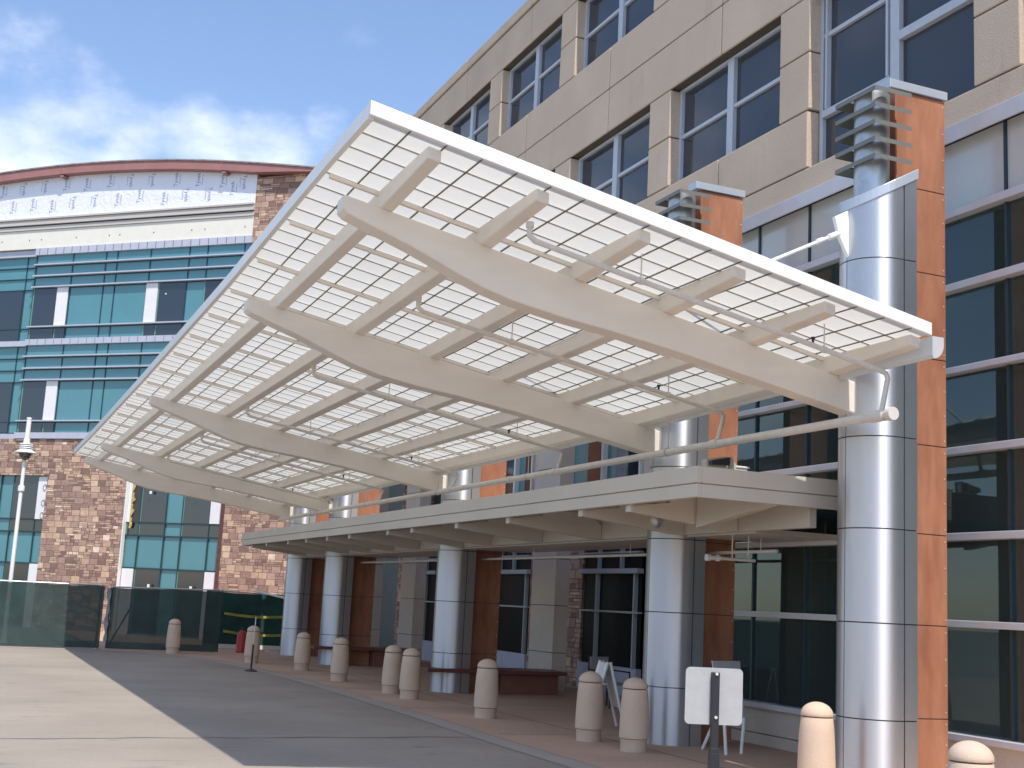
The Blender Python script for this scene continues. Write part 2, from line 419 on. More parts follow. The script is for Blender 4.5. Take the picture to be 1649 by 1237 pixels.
def wiggly(p, q, w=.016, n=40, amp=.02):
    p = Vector(p); q = Vector(q); d = (q - p); nrm = Vector((-d.y, d.x)).normalized()
    pr = None; off = 0
    for i in range(n + 1):
        off = off * .7 + random.uniform(-amp, amp); c = p + d * (i / n) + nrm * off; ww = w * random.uniform(.6, 1.3)
        cur = (c + nrm * ww, c - nrm * ww)
        if pr: mb.add([(*pr[0], 0), (*pr[1], 0), (*cur[1], 0), (*cur[0], 0)], [(0, 1, 2, 3)])
        pr = cur
wiggly((-14, 13.8), (6.3, 15.38), .018, 90, .05); wiggly((-14, 20.4), (6.4, 22.1), .008, 90, .05); wiggly((-14, 6.9), (6, 8.5))
tag(mb.obj('pavement_joint', M['jointdark']), kind='structure')

# ================================================================== MAIN OFFICE BUILDING
B = thing('office_building', 'tan precast concrete office building with dark square windows and a green glass curtain wall', 'building', (10, 20, 0))
def part(mb, name, mt, bevel=0, smooth=False, parent=B, label=None):
    mb.v = [(x - 10, y - 20, z) for x, y, z in mb.v]
    o = mb.obj(name, mt, parent, bevel, smooth)
    if label: o['label'] = label
    return o
Y0, Y1 = 2.0, 37.9
PIER0 = 10.36; PP = 3.82          # pier centres PIER0 + k*PP
JY = [16.11 + 3.815 * k for k in range(-4, 6)]
g = .011
def yseg(a, b_):
    cuts = [a] + [y for y in JY if a + .05 < y < b_ - .05] + [b_]
    return [(cuts[i] + (g if i else 0), cuts[i + 1] - (g if i < len(cuts) - 2 else 0)) for i in range(len(cuts) - 1)]
wall = MB()
X0, X1 = 10.0, 10.34
def bandz(z0, z1, a=Y0, b_=Y1, x0=X0):
    for p, q in yseg(a, b_): wall.box(x0, X1, p, q, z0 + g, z1 - g)
bandz(14.35, 14.60, x0=9.97)
bandz(13.50, 14.33)
bandz(11.07, 11.90); bandz(10.23, 11.07)
bandz(7.29, 7.72, Y0, Y1)
bandz(7.72, 8.55, 13.86, Y1)
piers = [PIER0 + PP * k for k in range(-2, 8)]
for c in piers:
    a, b_ = c - .35, c + .35
    for z0, z1 in ((11.9, 12.72), (12.72, 13.5)): wall.box(X0, X1, a, b_, z0 + g, z1 - g)
    if c < 13.9: zs = ((7.72, 8.56), (8.56, 9.40), (9.40, 10.23))
    else: zs = ((8.55, 9.40), (9.40, 10.23))
    for z0, z1 in zs: wall.box(X0, X1, a, b_, z0 + g, z1 - g)
part(wall, 'wall', M['precast'], bevel=.016)
bk = MB()
for z0, z1 in ((13.51, 14.55), (10.24, 11.89), (7.30, 7.71)): bk.box(10.03, 10.6, Y0 + .02, Y1 - .02, z0, z1)
bk.box(10.03, 10.6, 13.87, Y1 - .02, 7.711, 8.54)
for c in piers: bk.box(10.03, 10.33, c - .31, c + .31, 7.72 if c < 13.9 else 8.54, 13.51)
part(bk, 'joint_backing', M['groove'])
rf = MB(); rf.box(10.61, 26, Y0 + .02, Y1 - .02, 14.2, 14.5); rf.box(25.6, 26, Y0, Y1, 0, 14.2); rf.box(10.62, 25.6, Y1 - .3, Y1 - .02, 7.3, 14.2); rf.box(10.62, 25.6, Y0 + .02, Y0 + .3, 0, 14.2)
part(rf, 'roof', M['precast'])
flr = MB(); flr.box(10.61, 25.5, Y0 + .35, Y1 - .35, 10.6, 10.8); flr.box(10.61, 25.5, Y0 + .35, Y1 - .35, 7.32, 7.5); flr.box(14.2, 14.4, Y0 + .4, Y1 - .4, 7.6, 14.1)
part(flr, 'floor_slab', M['inside'])
# windows
def window(y0, y1, z0, z1, ztr, big=False):
    f = MB(); xg = 10.24; w = .045
    f.box(xg - .06, xg + .04, y0, y0 + w * 1.6, z0, z1); f.box(xg - .06, xg + .04, y1 - w * 1.6, y1, z0, z1)
    f.box(xg - .058, xg + .04, y0 + w * 1.6, y1 - w * 1.6, z1 - w, z1); f.box(xg - .058, xg + .04, y0 + w * 1.6, y1 - w * 1.6, z0, z0 + w)
    ym = (y0 + y1) / 2
    f.box(xg - .07, xg + .04, ym - .085, ym + .085, z0 + w, z1 - w)
    for a, b_ in ((y0 + w * 1.6, ym - .085), (ym + .085, y1 - w * 1.6)):
        for z in ztr: f.box(xg - .05, xg + .03, a, b_, z - .03, z + .03)
    if big:
        f.box(xg - .08, xg + .03, ym + .09, y1 - .08, 8.42, 8.52); f.box(xg - .08, xg + .03, y0 + .08, ym - .09, 8.93, 9.05)
        f.box(xg - .075, xg + .03, ym + .13, ym + .17, 8.53, z1 - w); f.box(xg - .075, xg + .03, y1 - .17, y1 - .13, 8.53, z1 - w)
    fr = part(f, 'window', M['winframe'], bevel=.006)
    p = MB(); p.box(xg + .0, xg + .008, y0 + .05, y1 - .05, z0 + .02, z1 - .02)
    part(p, 'pane', M['officeglass'], parent=fr)
    bl = MB(); k = random.random(); zz = z1 - .03
    drop = z0 + .1 if k < .4 else z1 - (z1 - z0) * random.uniform(.3, .8)
    while zz > drop:
        bl.add([(xg + .12, y0 + .1, zz), (xg + .12, y1 - .35, zz), (xg + .15, y1 - .35, zz - .042), (xg + .15, y0 + .1, zz - .042)], [(0, 1, 2, 3)])
        zz -= .055
    part(bl, 'blind', M['blinds'], parent=fr)
    wl = MB(); wl.box(xg + .1, xg + .3, y1 - .3, y1 + .3, z0 - .1, z1 + .1); part(wl, 'jamb', M['inside'], parent=fr)
M['officeglass'] = glass_mat('office_window_glass', (.36, .39, .43), (.60, .63, .70), .01, .55)
for i in range(len(piers) - 1):
    a, b_ = piers[i] + .35, piers[i + 1] - .35
    window(a, b_, 11.9, 13.5, [12.72])
    if b_ < 13.9: window(a, b_, 7.72, 10.23, [9.62], big=True)
    else: window(a, b_, 8.55, 10.23, [9.40])
# ---- curtain wall bay (X = 10)
CWY = [2.05, 3.17, 4.35, 5.53, 6.71, 7.89, 9.07, 10.25, 11.43, 12.60, 13.78, 14.96, 15.62]
bars = [(6.235, 6.325), (5.38, 5.465), (4.435, 4.505), (3.53, 3.61), (2.59, 2.67), (1.665, 1.74)]
hb = MB(); hb.box(9.86, 10.0, 2.0, 15.66, 7.17, 7.285); hb.box(9.845, 9.862, 2.0, 15.66, 7.10, 7.30)
for z0, z1 in bars: hb.box(9.90, 10.06, 2.0, 15.64, z0, z1)
hb.box(9.86, 10.1, 2.0, 15.64, .49, .56)
part(hb, 'horizontal_mullion', M['mull'], bevel=.006)
vb = MB()
for y in CWY[1:]: vb.box(9.995, 10.12, y - .018, y + .018, .57, 7.16)
part(vb, 'vertical_mullion', M['tealline'])
sp_ = MB(); gl = MB()
for i in range(len(CWY) - 1):
    a, b_ = CWY[i] + .012, CWY[i + 1] - .012
    sp_.box(10.02, 10.05, a, b_, 6.33, 7.165)
    zs = [.56] + [z for br in bars[::-1] for z in br]
    for j in range(0, len(zs) - 1, 2):
        if zs[j + 1] > 6.3: break
        gl.box(10.02 + .002 * (j % 4), 10.035 + .002 * (j % 4), a, b_, zs[j], zs[j + 1])
part(sp_, 'spandrel_panel', M['spandrel'])
part(gl, 'glazing', M['glass'])
bw = MB(); bw.box(9.97, 10.2, 2.0, 15.66, .16, .49); bw.box(9.985, 10.2, 2.0, 15.66, 0.0, .15)
part(bw, 'base_wall', M['precast_pale'], bevel=.01)
rv = MB(); rv.box(10.1, 12.5, 15.62, 15.70, 0, 7.28); part(rv, 'return_wall', M['precast_pale'])
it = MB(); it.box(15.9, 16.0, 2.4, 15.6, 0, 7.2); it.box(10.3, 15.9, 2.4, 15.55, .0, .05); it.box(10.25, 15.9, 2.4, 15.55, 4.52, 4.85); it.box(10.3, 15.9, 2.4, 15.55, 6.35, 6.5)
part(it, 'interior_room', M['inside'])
for y in (9.75, 12.75, 14.35, 6.9):
    ic = MB(); ic.lathe([(.13, 0.06), (.13, 4.5)], (10.36, y, 0), 24); part(ic, 'interior_column', M['greencol'], smooth=True)
    ic = MB(); ic.lathe([(.13, 4.87), (.13, 6.34)], (10.36, y, 0), 24); part(ic, 'interior_column', M['greencol'], smooth=True)
for y in (11.75, 13.55, 9.2):
    ic = MB(); vs = []
    for j in range(13): vs += [(10.5 + .03 * (j % 2), y + .035 * j, .2), (10.5 + .03 * (j % 2), y + .035 * j, 4.4)]
    ic.v = vs; ic.f = [(2 * j, 2 * j + 1, 2 * j + 3, 2 * j + 2) for j in range(12)]
    part(ic, 'interior_curtain', M['curtain'])
wc = MB(); wc.tube([(10.45, 14.75 + .26 * math.cos(a * math.pi / 8), .95 + .26 * math.sin(a * math.pi / 8)) for a in range(17)], .012, 6)
part(wc, 'wheel_rim', M['mull'])
cn = MB(); cn.box(11.0, 12.1, 12.6, 13.6, .06, .85); cn.box(12.6, 13.2, 14.0, 15.2, .06, 1.0); part(cn, 'interior_counter', M['greencol'])
# ---- recessed entrance wall (X = 12.5)
st = MB()
def stone(y0, y1, z0, z1): st.box(12.46, 12.9, y0, y1, z0, z1)
stone(25.15, 27.9, 0, 3.3); stone(30.65, 34.2, 0, 3.3); stone(36.2, 37.85, 0, 7.28); stone(15.72, 21.3, 0, 7.28)
# stone pattern runs along local x, so build it as a child turned by 90 degrees
for q in range(0, len(st.v), 8):
    so = MB(); so.v = [(20 - y, x - 10, z) for x, y, z in st.v[q:q + 8]]; so.f = [tuple(i for i in f) for f in st.f[:6]]
    so = so.obj('stone_wall', M['ashlar'], B); so.rotation_euler = (0, 0, -math.pi / 2)
for (a, b_) in ((26.02, 27.9), (30.65, 34.2)):
    pl = MB(); pl.box(12.44, 12.9, a, b_, 3.37, 7.28); part(pl, 'upper_wall', M['precast_pale'])
pl = MB(); pl.box(12.44, 12.9, 21.3, 22.55, 3.3, 7.28); part(pl, 'upper_wall', M['precast_pale'])
sf = MB(); sf.box(10.36, 12.9, 15.7, Y1 - .02, 7.30, 7.33) ; part(sf, 'soffit', M['cream_low'])
# windows in the recessed wall: white frames, dark panes
def shop(y0, y1, ys_low, ys_up, zb=.55):
    f = MB(); x0, x1 = 12.40, 12.52
    f.box(x0 - .04, x1, y0, y1, 2.40, 2.50)
    f.box(x0, x1, y0, y1, 1.61, 1.65); f.box(x0, x1, y0, y1, 2.81, 2.845)
    f.box(x0, x1, y0, y1, 3.28, 3.36)
    for y in ys_low: f.box(x0 + .01, x1, y - .024, y + .024, zb, 2.40)
    for y in ys_up: f.box(x0 + .01, x1, y - .018, y + .018, 2.50, 3.28)
    fr = part(f, 'entrance_window', M['shopframe'], bevel=.004)
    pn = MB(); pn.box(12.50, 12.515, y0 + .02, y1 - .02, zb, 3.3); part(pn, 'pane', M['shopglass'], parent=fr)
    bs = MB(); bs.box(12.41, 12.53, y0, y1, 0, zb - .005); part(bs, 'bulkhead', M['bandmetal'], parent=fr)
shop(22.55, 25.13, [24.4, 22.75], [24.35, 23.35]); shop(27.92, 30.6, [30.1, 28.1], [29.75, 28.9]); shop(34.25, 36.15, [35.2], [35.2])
# upper windows seen above the lower canopy
for (y0, y1, mul, jam) in ((27.95, 30.62, 28.95, None), (22.6, 26.0, 24.25, 26.0)):
    f = MB(); f.box(12.36, 12.5, mul - .05, mul + .05, 3.37, 7.2); f.box(12.38, 12.5, y0, y0 + .06, 3.37, 7.2); f.box(12.37, 12.5, y1 - .07, y1, 3.37, 7.2)
    f.box(12.37, 12.49, y0 + .06, y1 - .07, 5.30, 5.38); f.box(12.37, 12.49, y0 + .06, y1 - .07, 3.37, 3.42); f.box(12.37, 12.49, y0 + .06, y1 - .07, 7.13, 7.2)
    fr = part(f, 'upper_window', M['white'])
    pn = MB(); pn.box(12.47, 12.485, y0 + .06, y1 - .07, 3.43, 7.12); part(pn, 'pane', M['tealglass'] if 'tealglass' in M else M['teal'], parent=fr)
    dk = MB(); dk.box(12.45, 12.465, mul + .25, mul + .85, 3.43, 7.12); dk.box(12.45, 12.465, y0 + .08, mul - .45, 3.43, 7.12); part(dk, 'vision_pane', M['darkglass'], parent=fr)
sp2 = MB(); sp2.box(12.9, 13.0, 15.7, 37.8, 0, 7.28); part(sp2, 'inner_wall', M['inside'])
# free standing entrance pillars
for i, (yc, lab) in enumerate(((24.42, 'tan concrete pillar of the entrance behind the third metal column'), (33.15, 'tan concrete pillar of the entrance left of the middle metal column'), (36.9, 'dark tan pillar beside the wooden fin of the far columns'))):
    p = MB(); lv = [0, .75, 1.69, 2.63, 3.57, 4.51, 5.45, 6.39, 7.285]
    for j in range(len(lv) - 1):
        p.box(11.2, 11.52, yc - .58, yc + .58, lv[j] + (.006 if j else 0), lv[j + 1] - .006)
    o = part(p, 'pillar', M['precast_pale'], bevel=.008)
    c = MB(); c.box(11.22, 11.50, yc - .56, yc + .56, .01, 7.28); part(c, 'pillar_core', M['groove'], parent=o)

# ================================================================== CANOPY COLUMNS
def build_column(lowmetal=True):
    t_ = thing('canopy_column', '', 'column', (8.72, 0, 0), 0, 'metal clad columns along the entrance')
    # cladding pieces between joints
    lv = [0.0] + [.72 + .944 * k for k in range(6)]
    r = .38; cl = MB(); gp = .006
    def outline(r_, a0, a1, xr, n=18):
        pts = []
        for k in range(n + 1):
            a = a0 + (a1 - a0) * k / n; pts.append((r_ * math.cos(a), r_ * math.sin(a)))
        return pts
    # plan: nose = half circle facing -X (angles 90..270 deg), flats run to x=+.23
    def shell(pts, z0, z1t):
        inner = [(x * .93 if x < 0 else x, y * .93) for x, y in pts]
        n = len(pts); vs = []; 
        for ring in (pts, inner):
            vs += [(x, y, z0) for x, y in ring] + [(x, y, z1t(x)) for x, y in ring]
        f = []
        for k in range(n - 1):
            f.append((k, k + 1, n + k + 1, n + k)); f.append((2 * n + k + 1, 2 * n + k, 3 * n + k, 3 * n + k + 1))
            f.append((n + k, n + k + 1, 3 * n + k + 1, 3 * n + k)); f.append((k + 1, k, 2 * n + k, 2 * n + k + 1))
        f.append((0, n, 3 * n, 2 * n)); f.append((n - 1, 3 * n - 1, 4 * n - 1, 2 * n - 1))
        cl.add(vs, f)
    top = lambda x: 6.02 + (x + .38) * .56
    for j in range(len(lv)):
        z0 = lv[j] + (gp if j else 0)
        z1 = (lambda x, j=j: lv[j + 1] - gp) if j < len(lv) - 1 else top
        a = rad(180); e = .013
        shell(outline(r, rad(90) + .0, rad(180) - e, 0), z0, z1)
        shell([(-r * math.cos(e), -r * math.sin(e) * 1)] + outline(r, rad(180) + e, rad(270), 0)[1:] + [(.055, -r)], z0, z1)
        shell([(.07, -r), (.23, -r)], z0, z1)
        shell([(.23, r), (0.0, r)], z0, z1)
    cl.obj('cladding', M['alu'], t_, smooth=True)
    core = MB()
    pts = [(.365 * math.cos(rad(90 + 180 * k / 20)), .365 * math.sin(rad(90 + 180 * k / 20))) for k in range(21)] + [(.225, -.365), (.225, .365)]
    n = len(pts); core.add([(x, y, 0.002) for x, y in pts] + [(x, y, top(x) - .03) for x, y in pts], [tuple(range(n))[::-1], tuple(range(n, 2 * n))] + [(i, (i + 1) % n, (i + 1) % n + n, i + n) for i in range(n)])
    core.obj('core', M['groove_grey'], t_)
    cp = MB(); pts = [(.395 * math.cos(rad(90 + 180 * k / 20)), .395 * math.sin(rad(90 + 180 * k / 20))) for k in range(21)] + [(.245, -.395), (.245, .395)]
    cp.add([(x, y, top(x) - .012) for x, y in pts] + [(x, y, top(x) + .10) for x, y in pts], [tuple(range(n))[::-1], tuple(range(n, 2 * n))] + [(i, (i + 1) % n, (i + 1) % n + n, i + n) for i in range(n)])
    cp.obj('sloped_cap', M['cap'], t_, bevel=.006)
    # wooden fin
    fn = MB(); wl = lv + [6.38, 7.47]
    for j in range(len(wl) - 1):
        fn.box(.19, .88, -.08, .08, wl[j] + (.005 if j else 0), wl[j + 1] - .005)
    fin = fn.obj('wooden_fin', M['wood'], t_, bevel=.004)
    fc = MB(); fc.box(.2, .87, -.07, .07, 0.01, 7.465); fc.obj('fin_core', M['groove'], fin)
    rv_ = MB()
    for j in range(len(wl) - 1):
        h = wl[j + 1] - wl[j]
        for q in (.07, .36, .64, .93):
            z = wl[j] + h * q
            for y in (-.082,): rv_.lathe([(.0001, -.0), (.008, .0), (.008, .004), (.0001, .004)], (0, 0, 0), 8); 
            # turn the last little disc so that it faces -Y
            k = len(rv_.v) - 32
            for i in range(k, k + 32):
                x, yy, zz = rv_.v[i]; rv_.v[i] = (.85 + x, -.081 - zz, z + yy)
    rv_.obj('fasteners', M['rivet'], fin)
    fcap = MB(); fcap.box(.10, .90, -.11, .11, 7.475, 7.575); fcap.obj('fin_cap', M['cap'], t_, bevel=.006)
    # vent pipe and louvre blades
    vp = MB(); vp.lathe([(.19, 6.0), (.19, 7.36), (.10, 7.40)], (-.06, 0, 0), 32); vp.obj('vent_pipe', M['galv'], t_, smooth=True)
    for k in range(5):
        z = 6.52 + .19 * k
        lb = MB(); pr = [(0, 0), (.11, .065), (.11, .080), (0, .050)]   # tilted blade section: (inward, up)
        xo, yo = -.29, .34
        # side blade (faces -X) and the two arms back to the fin, mitred
        for (din, dz) in [(0, 0)]:
            A = [(-1, -1), (-1, 1)]
        def ring(inn, up): return [(.20, -yo + inn, z + up), (xo + inn, -yo + inn, z + up), (xo + inn, yo - inn, z + up), (.20, yo - inn, z + up)]
        R = [ring(a, b2) for a, b2 in pr]; vs = [v for rr2 in R for v in rr2]; fs = []
        for a in range(4):
            b2 = (a + 1) % 4
            for s_ in range(3): fs.append((a * 4 + s_, a * 4 + s_ + 1, b2 * 4 + s_ + 1, b2 * 4 + s_))
        fs += [(0, 4, 8, 12), (3, 7, 11, 15)]
        lb.add(vs, fs); lb.obj('louvre_blade', M['louvre'], t_)
    # hanger plate of the tie rod
    pl_ = MB(); pl_.prism([(-.33, 5.40), (-.28, 5.40), (-.28, 6.02), (-.40, 5.99), (-.56, 5.90), (-.50, 5.70)], -.025, .025)
    pl_.obj('gusset_plate', M['white'], t_, bevel=.004)
    return t_
labs = ['nearest brushed metal column with a wooden fin, in front of the glass wall in full sun',
        'second brushed metal column with a wooden fin, behind the near corner of the low canopy',
        'third brushed metal column with a wooden fin, standing through the long bench behind two paired bollards',
        'fourth brushed metal column with a wooden fin, left of the dark entrance opening',
        'farthest brushed metal column, beside the green fence and brown stone wall']
c0 = build_column()
for i, y in enumerate(YC):
    c = c0 if i == 0 else copy_tree(c0)
    c.location = (8.72, y, 0); c['label'] = labs[i]

# ================================================================== MAIN CANOPY
WY = [9.2, 10.8, 14.87, 22.97, 31.07, 35.12, 36.7]
WO = [.01, 0, -.13, -.23, -.28, -.28, -.28]
WI = [.01, 0, -.10, -.12, -.14, -.12, -.12]
def warp(x, y):
    t_ = (x - 2.78) / 5.62; return lerp(WY, WO, y) * (1 - t_) + lerp(WY, WI, y) * t_
CN = thing('entrance_canopy', 'large upswept cream steel canopy with a translucent white gridded roof over the drive', 'canopy', (0, 0, 0))
def R0(x): return 5.35 - .188 * (x - 2.8)      # underside of roof panels
def BT(x): return 5.17 - .188 * (x - 2.8)      # top of the beams
XA, XB = 2.62, 8.14; YA, YB = 9.33, 36.57
for yc in YC:
    b_ = MB(); top_ = [(2.79, BT(2.79)), (8.46, BT(8.46))]
    low = [(8.46, 3.77), (7.4, 3.965), (6.3, 4.165), (5.5, 4.285), (5.0, 4.345), (4.7, 4.395), (4.45, 4.44), (4.2, 4.505), (3.92, 4.605), (3.65, 4.715), (3.43, 4.80), (3.1, 4.91), (2.84, 5.0), (2.79, 5.04)]
    b_.prism([top_[0], top_[1]] + low, yc - .115, yc + .115)
    b_.obj('beam', M['cream'], CN, bevel=.015, warp=warp)
PX = [3.19 + .98 * i for i in range(6)]
ys = [9.46, 10.1, 10.66] + [YC[0] + (35.12 - 10.82) * k / 24 for k in range(25)] + [35.28, 35.8, 36.4]
def dep(y):
    if y < 10.66: return .105 + .075 * max(0, (y - 9.46)) / 1.2
    if y > 35.28: return .18 - .075 * (y - 35.28) / 1.12
    return .18
for px in PX:
    p = MB(); vs = []; fs = []
    for y in ys:
        for (dx, tp) in ((-.06, 1), (.06, 1), (.06, 0), (-.06, 0)):
            vs.append((px + dx, y, R0(px + dx) - .004 - (0 if tp else dep(y))))
    for i in range(len(ys) - 1):
        for k in range(4): fs.append((i * 4 + k, i * 4 + (k + 1) % 4, i * 4 + 4 + (k + 1) % 4, i * 4 + 4 + k))
    fs += [(0, 1, 2, 3), tuple(len(vs) - 4 + k for k in (3, 2, 1, 0))]
    p.add(vs, fs); p.obj('purlin', M['cream'], CN, bevel=.012, warp=warp)
# roof sheet, ribs, dark joint lines
XS = [XA + .3125 * k for k in range(18)] + [XB]
YS = [YA + .3692 * k for k in range(75)]
sh = MB(); vs = []
for y in YS:
    for x in (XA, (XA + XB) / 2, XB): vs.append((x, y, R0(x)))
sh.v = vs; sh.f = [(i * 3 + k, i * 3 + k + 1, i * 3 + k + 4, i * 3 + k + 3) for i in range(len(YS) - 1) for k in (0, 1)]
sh.obj('roof_panel', M['translucent'], CN, warp=warp)
rib = MB()
for y in YS[1:-1]:     # small upstands on top of the sheet at each cross joint
    pass
def slope_bar(mb_, x0, x1, y0, y1, d0, d1, ny=1):
    """bar following the roof plane; d0,d1 = offsets from the panel underside"""
    for k in range(ny):
        a = y0 + (y1 - y0) * k / ny; c = y0 + (y1 - y0) * (k + 1) / ny
        vs = [(x, y, R0(x) + d) for x in (x0, x1) for y in (a, c) for d in (d0, d1)]
        mb_.add(vs, [(0, 1, 3, 2), (4, 6, 7, 5), (0, 4, 5, 1), (2, 3, 7, 6), (0, 2, 6, 4), (1, 5, 7, 3)])
rib = MB()
for y in YS[1:-1]: slope_bar(rib, XA, XB, y - .005, y + .005, .006, .05)
for x in XS[1:-1]: slope_bar(rib, x - .006, x + .006, YA, YB, .008, .05, 20)
rib.obj('panel_rib', M['white'], CN, warp=warp)
ln = MB()
for x in XS[1:-1]: slope_bar(ln, x - .0055, x + .0055, YA, YB, -.009, -.003, 20)
ln2 = MB()
for y in YS[1:-1]: slope_bar(ln2, XA, XB, y - .0035, y + .0035, -.007, -.002)
M['tbar'] = mat('dark_grid_bar', (.14, .135, .12), .6)
M['tbar2'] = mat('grey_cross_grid_bar', (.30, .29, .26), .6)
ln.obj('grid_bar', M['tbar'], CN, warp=warp)
ln2.obj('cross_grid', M['tbar2'], CN, warp=warp)
cb = MB(); k = 4
while k < 74:
    slope_bar(cb, XA + .05, XB - .1, YS[k] - .018, YS[k] + .018, -.048, -.010); k += 4
cb.obj('cross_bar', M['cream'], CN, warp=warp)
fa = MB(); slope_bar(fa, XA - .035, XB + .02, YA - .02, YA + .03, -.005, .115); fa.obj('near_fascia', M['white'], CN, bevel=.006, warp=warp)
fa = MB(); slope_bar(fa, XA - .01, XB + .02, YB - .03, YB + .02, -.005, .115); fa.obj('far_fascia', M['white'], CN, bevel=.006, warp=warp)
fa = MB(); slope_bar(fa, XA - .035, XA + .01, YA + .031, YB - .031, -.02, .105, 24)
fa.obj('outer_fascia', M['white'], CN, warp=warp)
gt = MB(); segs = [(YA - .04, YC[0] - .13), (YC[0] + .13, YC[1] - .13), (YC[1] + .13, YC[2] - .13), (YC[2] + .13, YC[3] - .13), (YC[3] + .13, YC[4] - .13), (YC[4] + .13, YB)]
for a, c in segs:
    n = 8; z0 = R0(XB)
    prof = [(8.145, z0 - .02), (8.145, z0 - .20)] + [(8.16 + .12 * math.sin(rad(90 * q / n)), z0 - .23 + .14 * (1 - math.cos(rad(90 * q / n)))) for q in range(n + 1)] + [(8.28, z0 - .02)]
    m_ = max(1, int((c - a) / 2))
    for q in range(m_): gt.prism(prof, a + (c - a) * q / m_, a + (c - a) * (q + 1) / m_)
M['gutter'] = mat('pale_gutter_metal', (.66, .665, .67), .45, metal=.25, var=.04)
gt.obj('gutter', M['gutter'], CN, warp=warp)
for i, yc in enumerate(YC):
    rd = MB(); rd.tube([(8.23, yc, 5.73), (8.10, yc, 5.665)], .034, 12); rd.tube([(8.15, yc, 5.69), (6.42, yc, 4.80)], .021, 12)
    rd.tube([(8.03, yc, 5.63), (7.95, yc, 5.59)], .03, 12)
    rd.box(6.32, 6.46, yc - .02, yc + .02, R0(6.4) + .0, R0(6.4) + .15)
    rd.obj('tie_rod', M['white'], CN, smooth=True, warp=(lambda x, y: warp(x, y) * (1 if x < 7.9 else .4)))

# ================================================================== LOWER CANOPY
LC = thing('low_canopy', 'low flat grey-cream walkway canopy with tapered outriggers running along the columns', 'canopy', (0, 0, 0))
yn, yf, xo = 11.55, 34.9, 7.0
def notch_outline(z0, z1, mb_):
    pass
fz = MB()
for (z0, z1, i_) in ((3.015, 3.19, 0), (2.865, 3.005, .006)):
    fz.box(xo + i_, xo + .07, yn + i_, yf, z0, z1); fz.box(xo + .07, 9.88, yn + i_, yn + .07, z0, z1); fz.box(xo + .07, 9.88, yf - .07, yf, z0, z1)
fz.box(xo + .03, xo + .07, yn + .03, yf, 3.0, 3.02) ; fz.box(xo + .075, 9.88, yn + .03, yn + .068, 3.0, 3.02)
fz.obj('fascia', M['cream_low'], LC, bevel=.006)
dk = MB(); cuts = [yn + .075, YC[1] - .41, YC[1] + .41, YC[2] - .41, YC[2] + .41, YC[3] - .41, YC[3] + .41, yf - .075]
dk.box(xo + .075, 8.30, cuts[0], cuts[-1], 3.03, 3.12)
for a, c in zip(cuts[0::2], cuts[1::2]): dk.box(8.303, 8.98, a, c, 3.03, 3.12)
dk.box(8.983, 9.86, yn + .075, yf - .075, 3.03, 3.12); dk.box(9.863, 10.5, 15.8, yf - .075, 3.03, 3.12)
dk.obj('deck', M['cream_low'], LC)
lbm = MB()
for a, c in ((11.72, YC[1] - .40), (YC[1] + .40, YC[2] - .40), (YC[2] + .40, YC[3] - .40), (YC[3] + .40, yf - .1)): lbm.box(8.55, 8.65, a, c, 2.66, 2.95)
lbm.obj('long_beam', M['cream_low'], LC, bevel=.006)
so_ = MB()
for a, c in ((12.9, YC[1] - .40), (YC[1] + .40, YC[2] - .40), (YC[2] + .40, YC[3] - .40), (YC[3] + .40, yf - .1)): so_.box(8.653, 9.86, a, c, 2.64, 2.70)
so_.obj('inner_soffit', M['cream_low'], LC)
for y in (13.17, 14.42, 16.74, 18.78, 20.92, 22.27, 24.74, 26.41, 28.18, 29.87, 32.17, 33.9):
    og = MB(); og.prism([(7.09, 2.855), (7.09, 2.79), (8.36, 2.66), (8.545, 2.66), (8.545, 2.86), (8.3, 3.02), (7.6, 3.02), (7.6, 2.93)], y - .05, y + .05)
    og.box(7.075, 7.12, y - .062, y + .062, 2.785, 2.93)
    og.obj('outrigger', M['cream_low'], LC, bevel=.004)
og = MB(); og.prism([(11.63, 2.855), (13.1, 2.66), (13.1, 3.02), (11.63, 3.02)], 7.95, 8.07, axis='x'); og.obj('end_outrigger', M['cream_low'], LC, bevel=.004)
og = MB(); 
og.add([(7.3, 11.7, 2.99), (7.38, 11.66, 2.99), (8.2, 12.55, 2.99), (8.12, 12.6, 2.99), (7.3, 11.7, 2.94), (7.38, 11.66, 2.94), (8.2, 12.55, 2.94), (8.12, 12.6, 2.94)], [(0, 1, 2, 3), (4, 5, 6, 7), (0, 1, 5, 4), (1, 2, 6, 5), (2, 3, 7, 6), (3, 0, 4, 7)])
for y in (12.1, 15.6, 17.8, 19.9, 23.6, 25.6, 27.3, 29.1, 31.2): og.box(7.15, 8.2, y - .03, y + .03, 2.97, 3.028)
og.obj('soffit_rib', M['cream_low'], LC)

# ================================================================== SPRINKLER PIPES
mp_ = MB(); mp_.tube([(8.0, 9.95, 3.63), (8.0, 35.0, 3.64)], .046, 14); mp_.tube([(8.0, 9.78, 3.63), (8.0, 9.98, 3.63)], .058, 14); mp_.tube([(8.0, 9.66, 3.63), (8.0, 9.73, 3.63)], .064, 14); mp_.tube([(8.0, 9.70, 3.63), (8.0, 9.80, 3.63)], .045, 14)
for y in (12.8, 17.2, 21.6, 26.0, 30.4, 18.9): mp_.tube([(8.0, y - .07, 3.635), (8.0, y + .07, 3.635)], .056, 14)
mp_ = mp_.obj('sprinkler_main_pipe', M['whitepipe'], smooth=True)
tag(mp_, 'long horizontal cream pipe running above the low canopy past every column', 'pipe')
hg = MB()
for y in (13.9, 18.2, 22.3, 26.8, 31.4): hg.tube([(8.0, y, 3.68), (8.0, y, 4.02)], .007, 6)
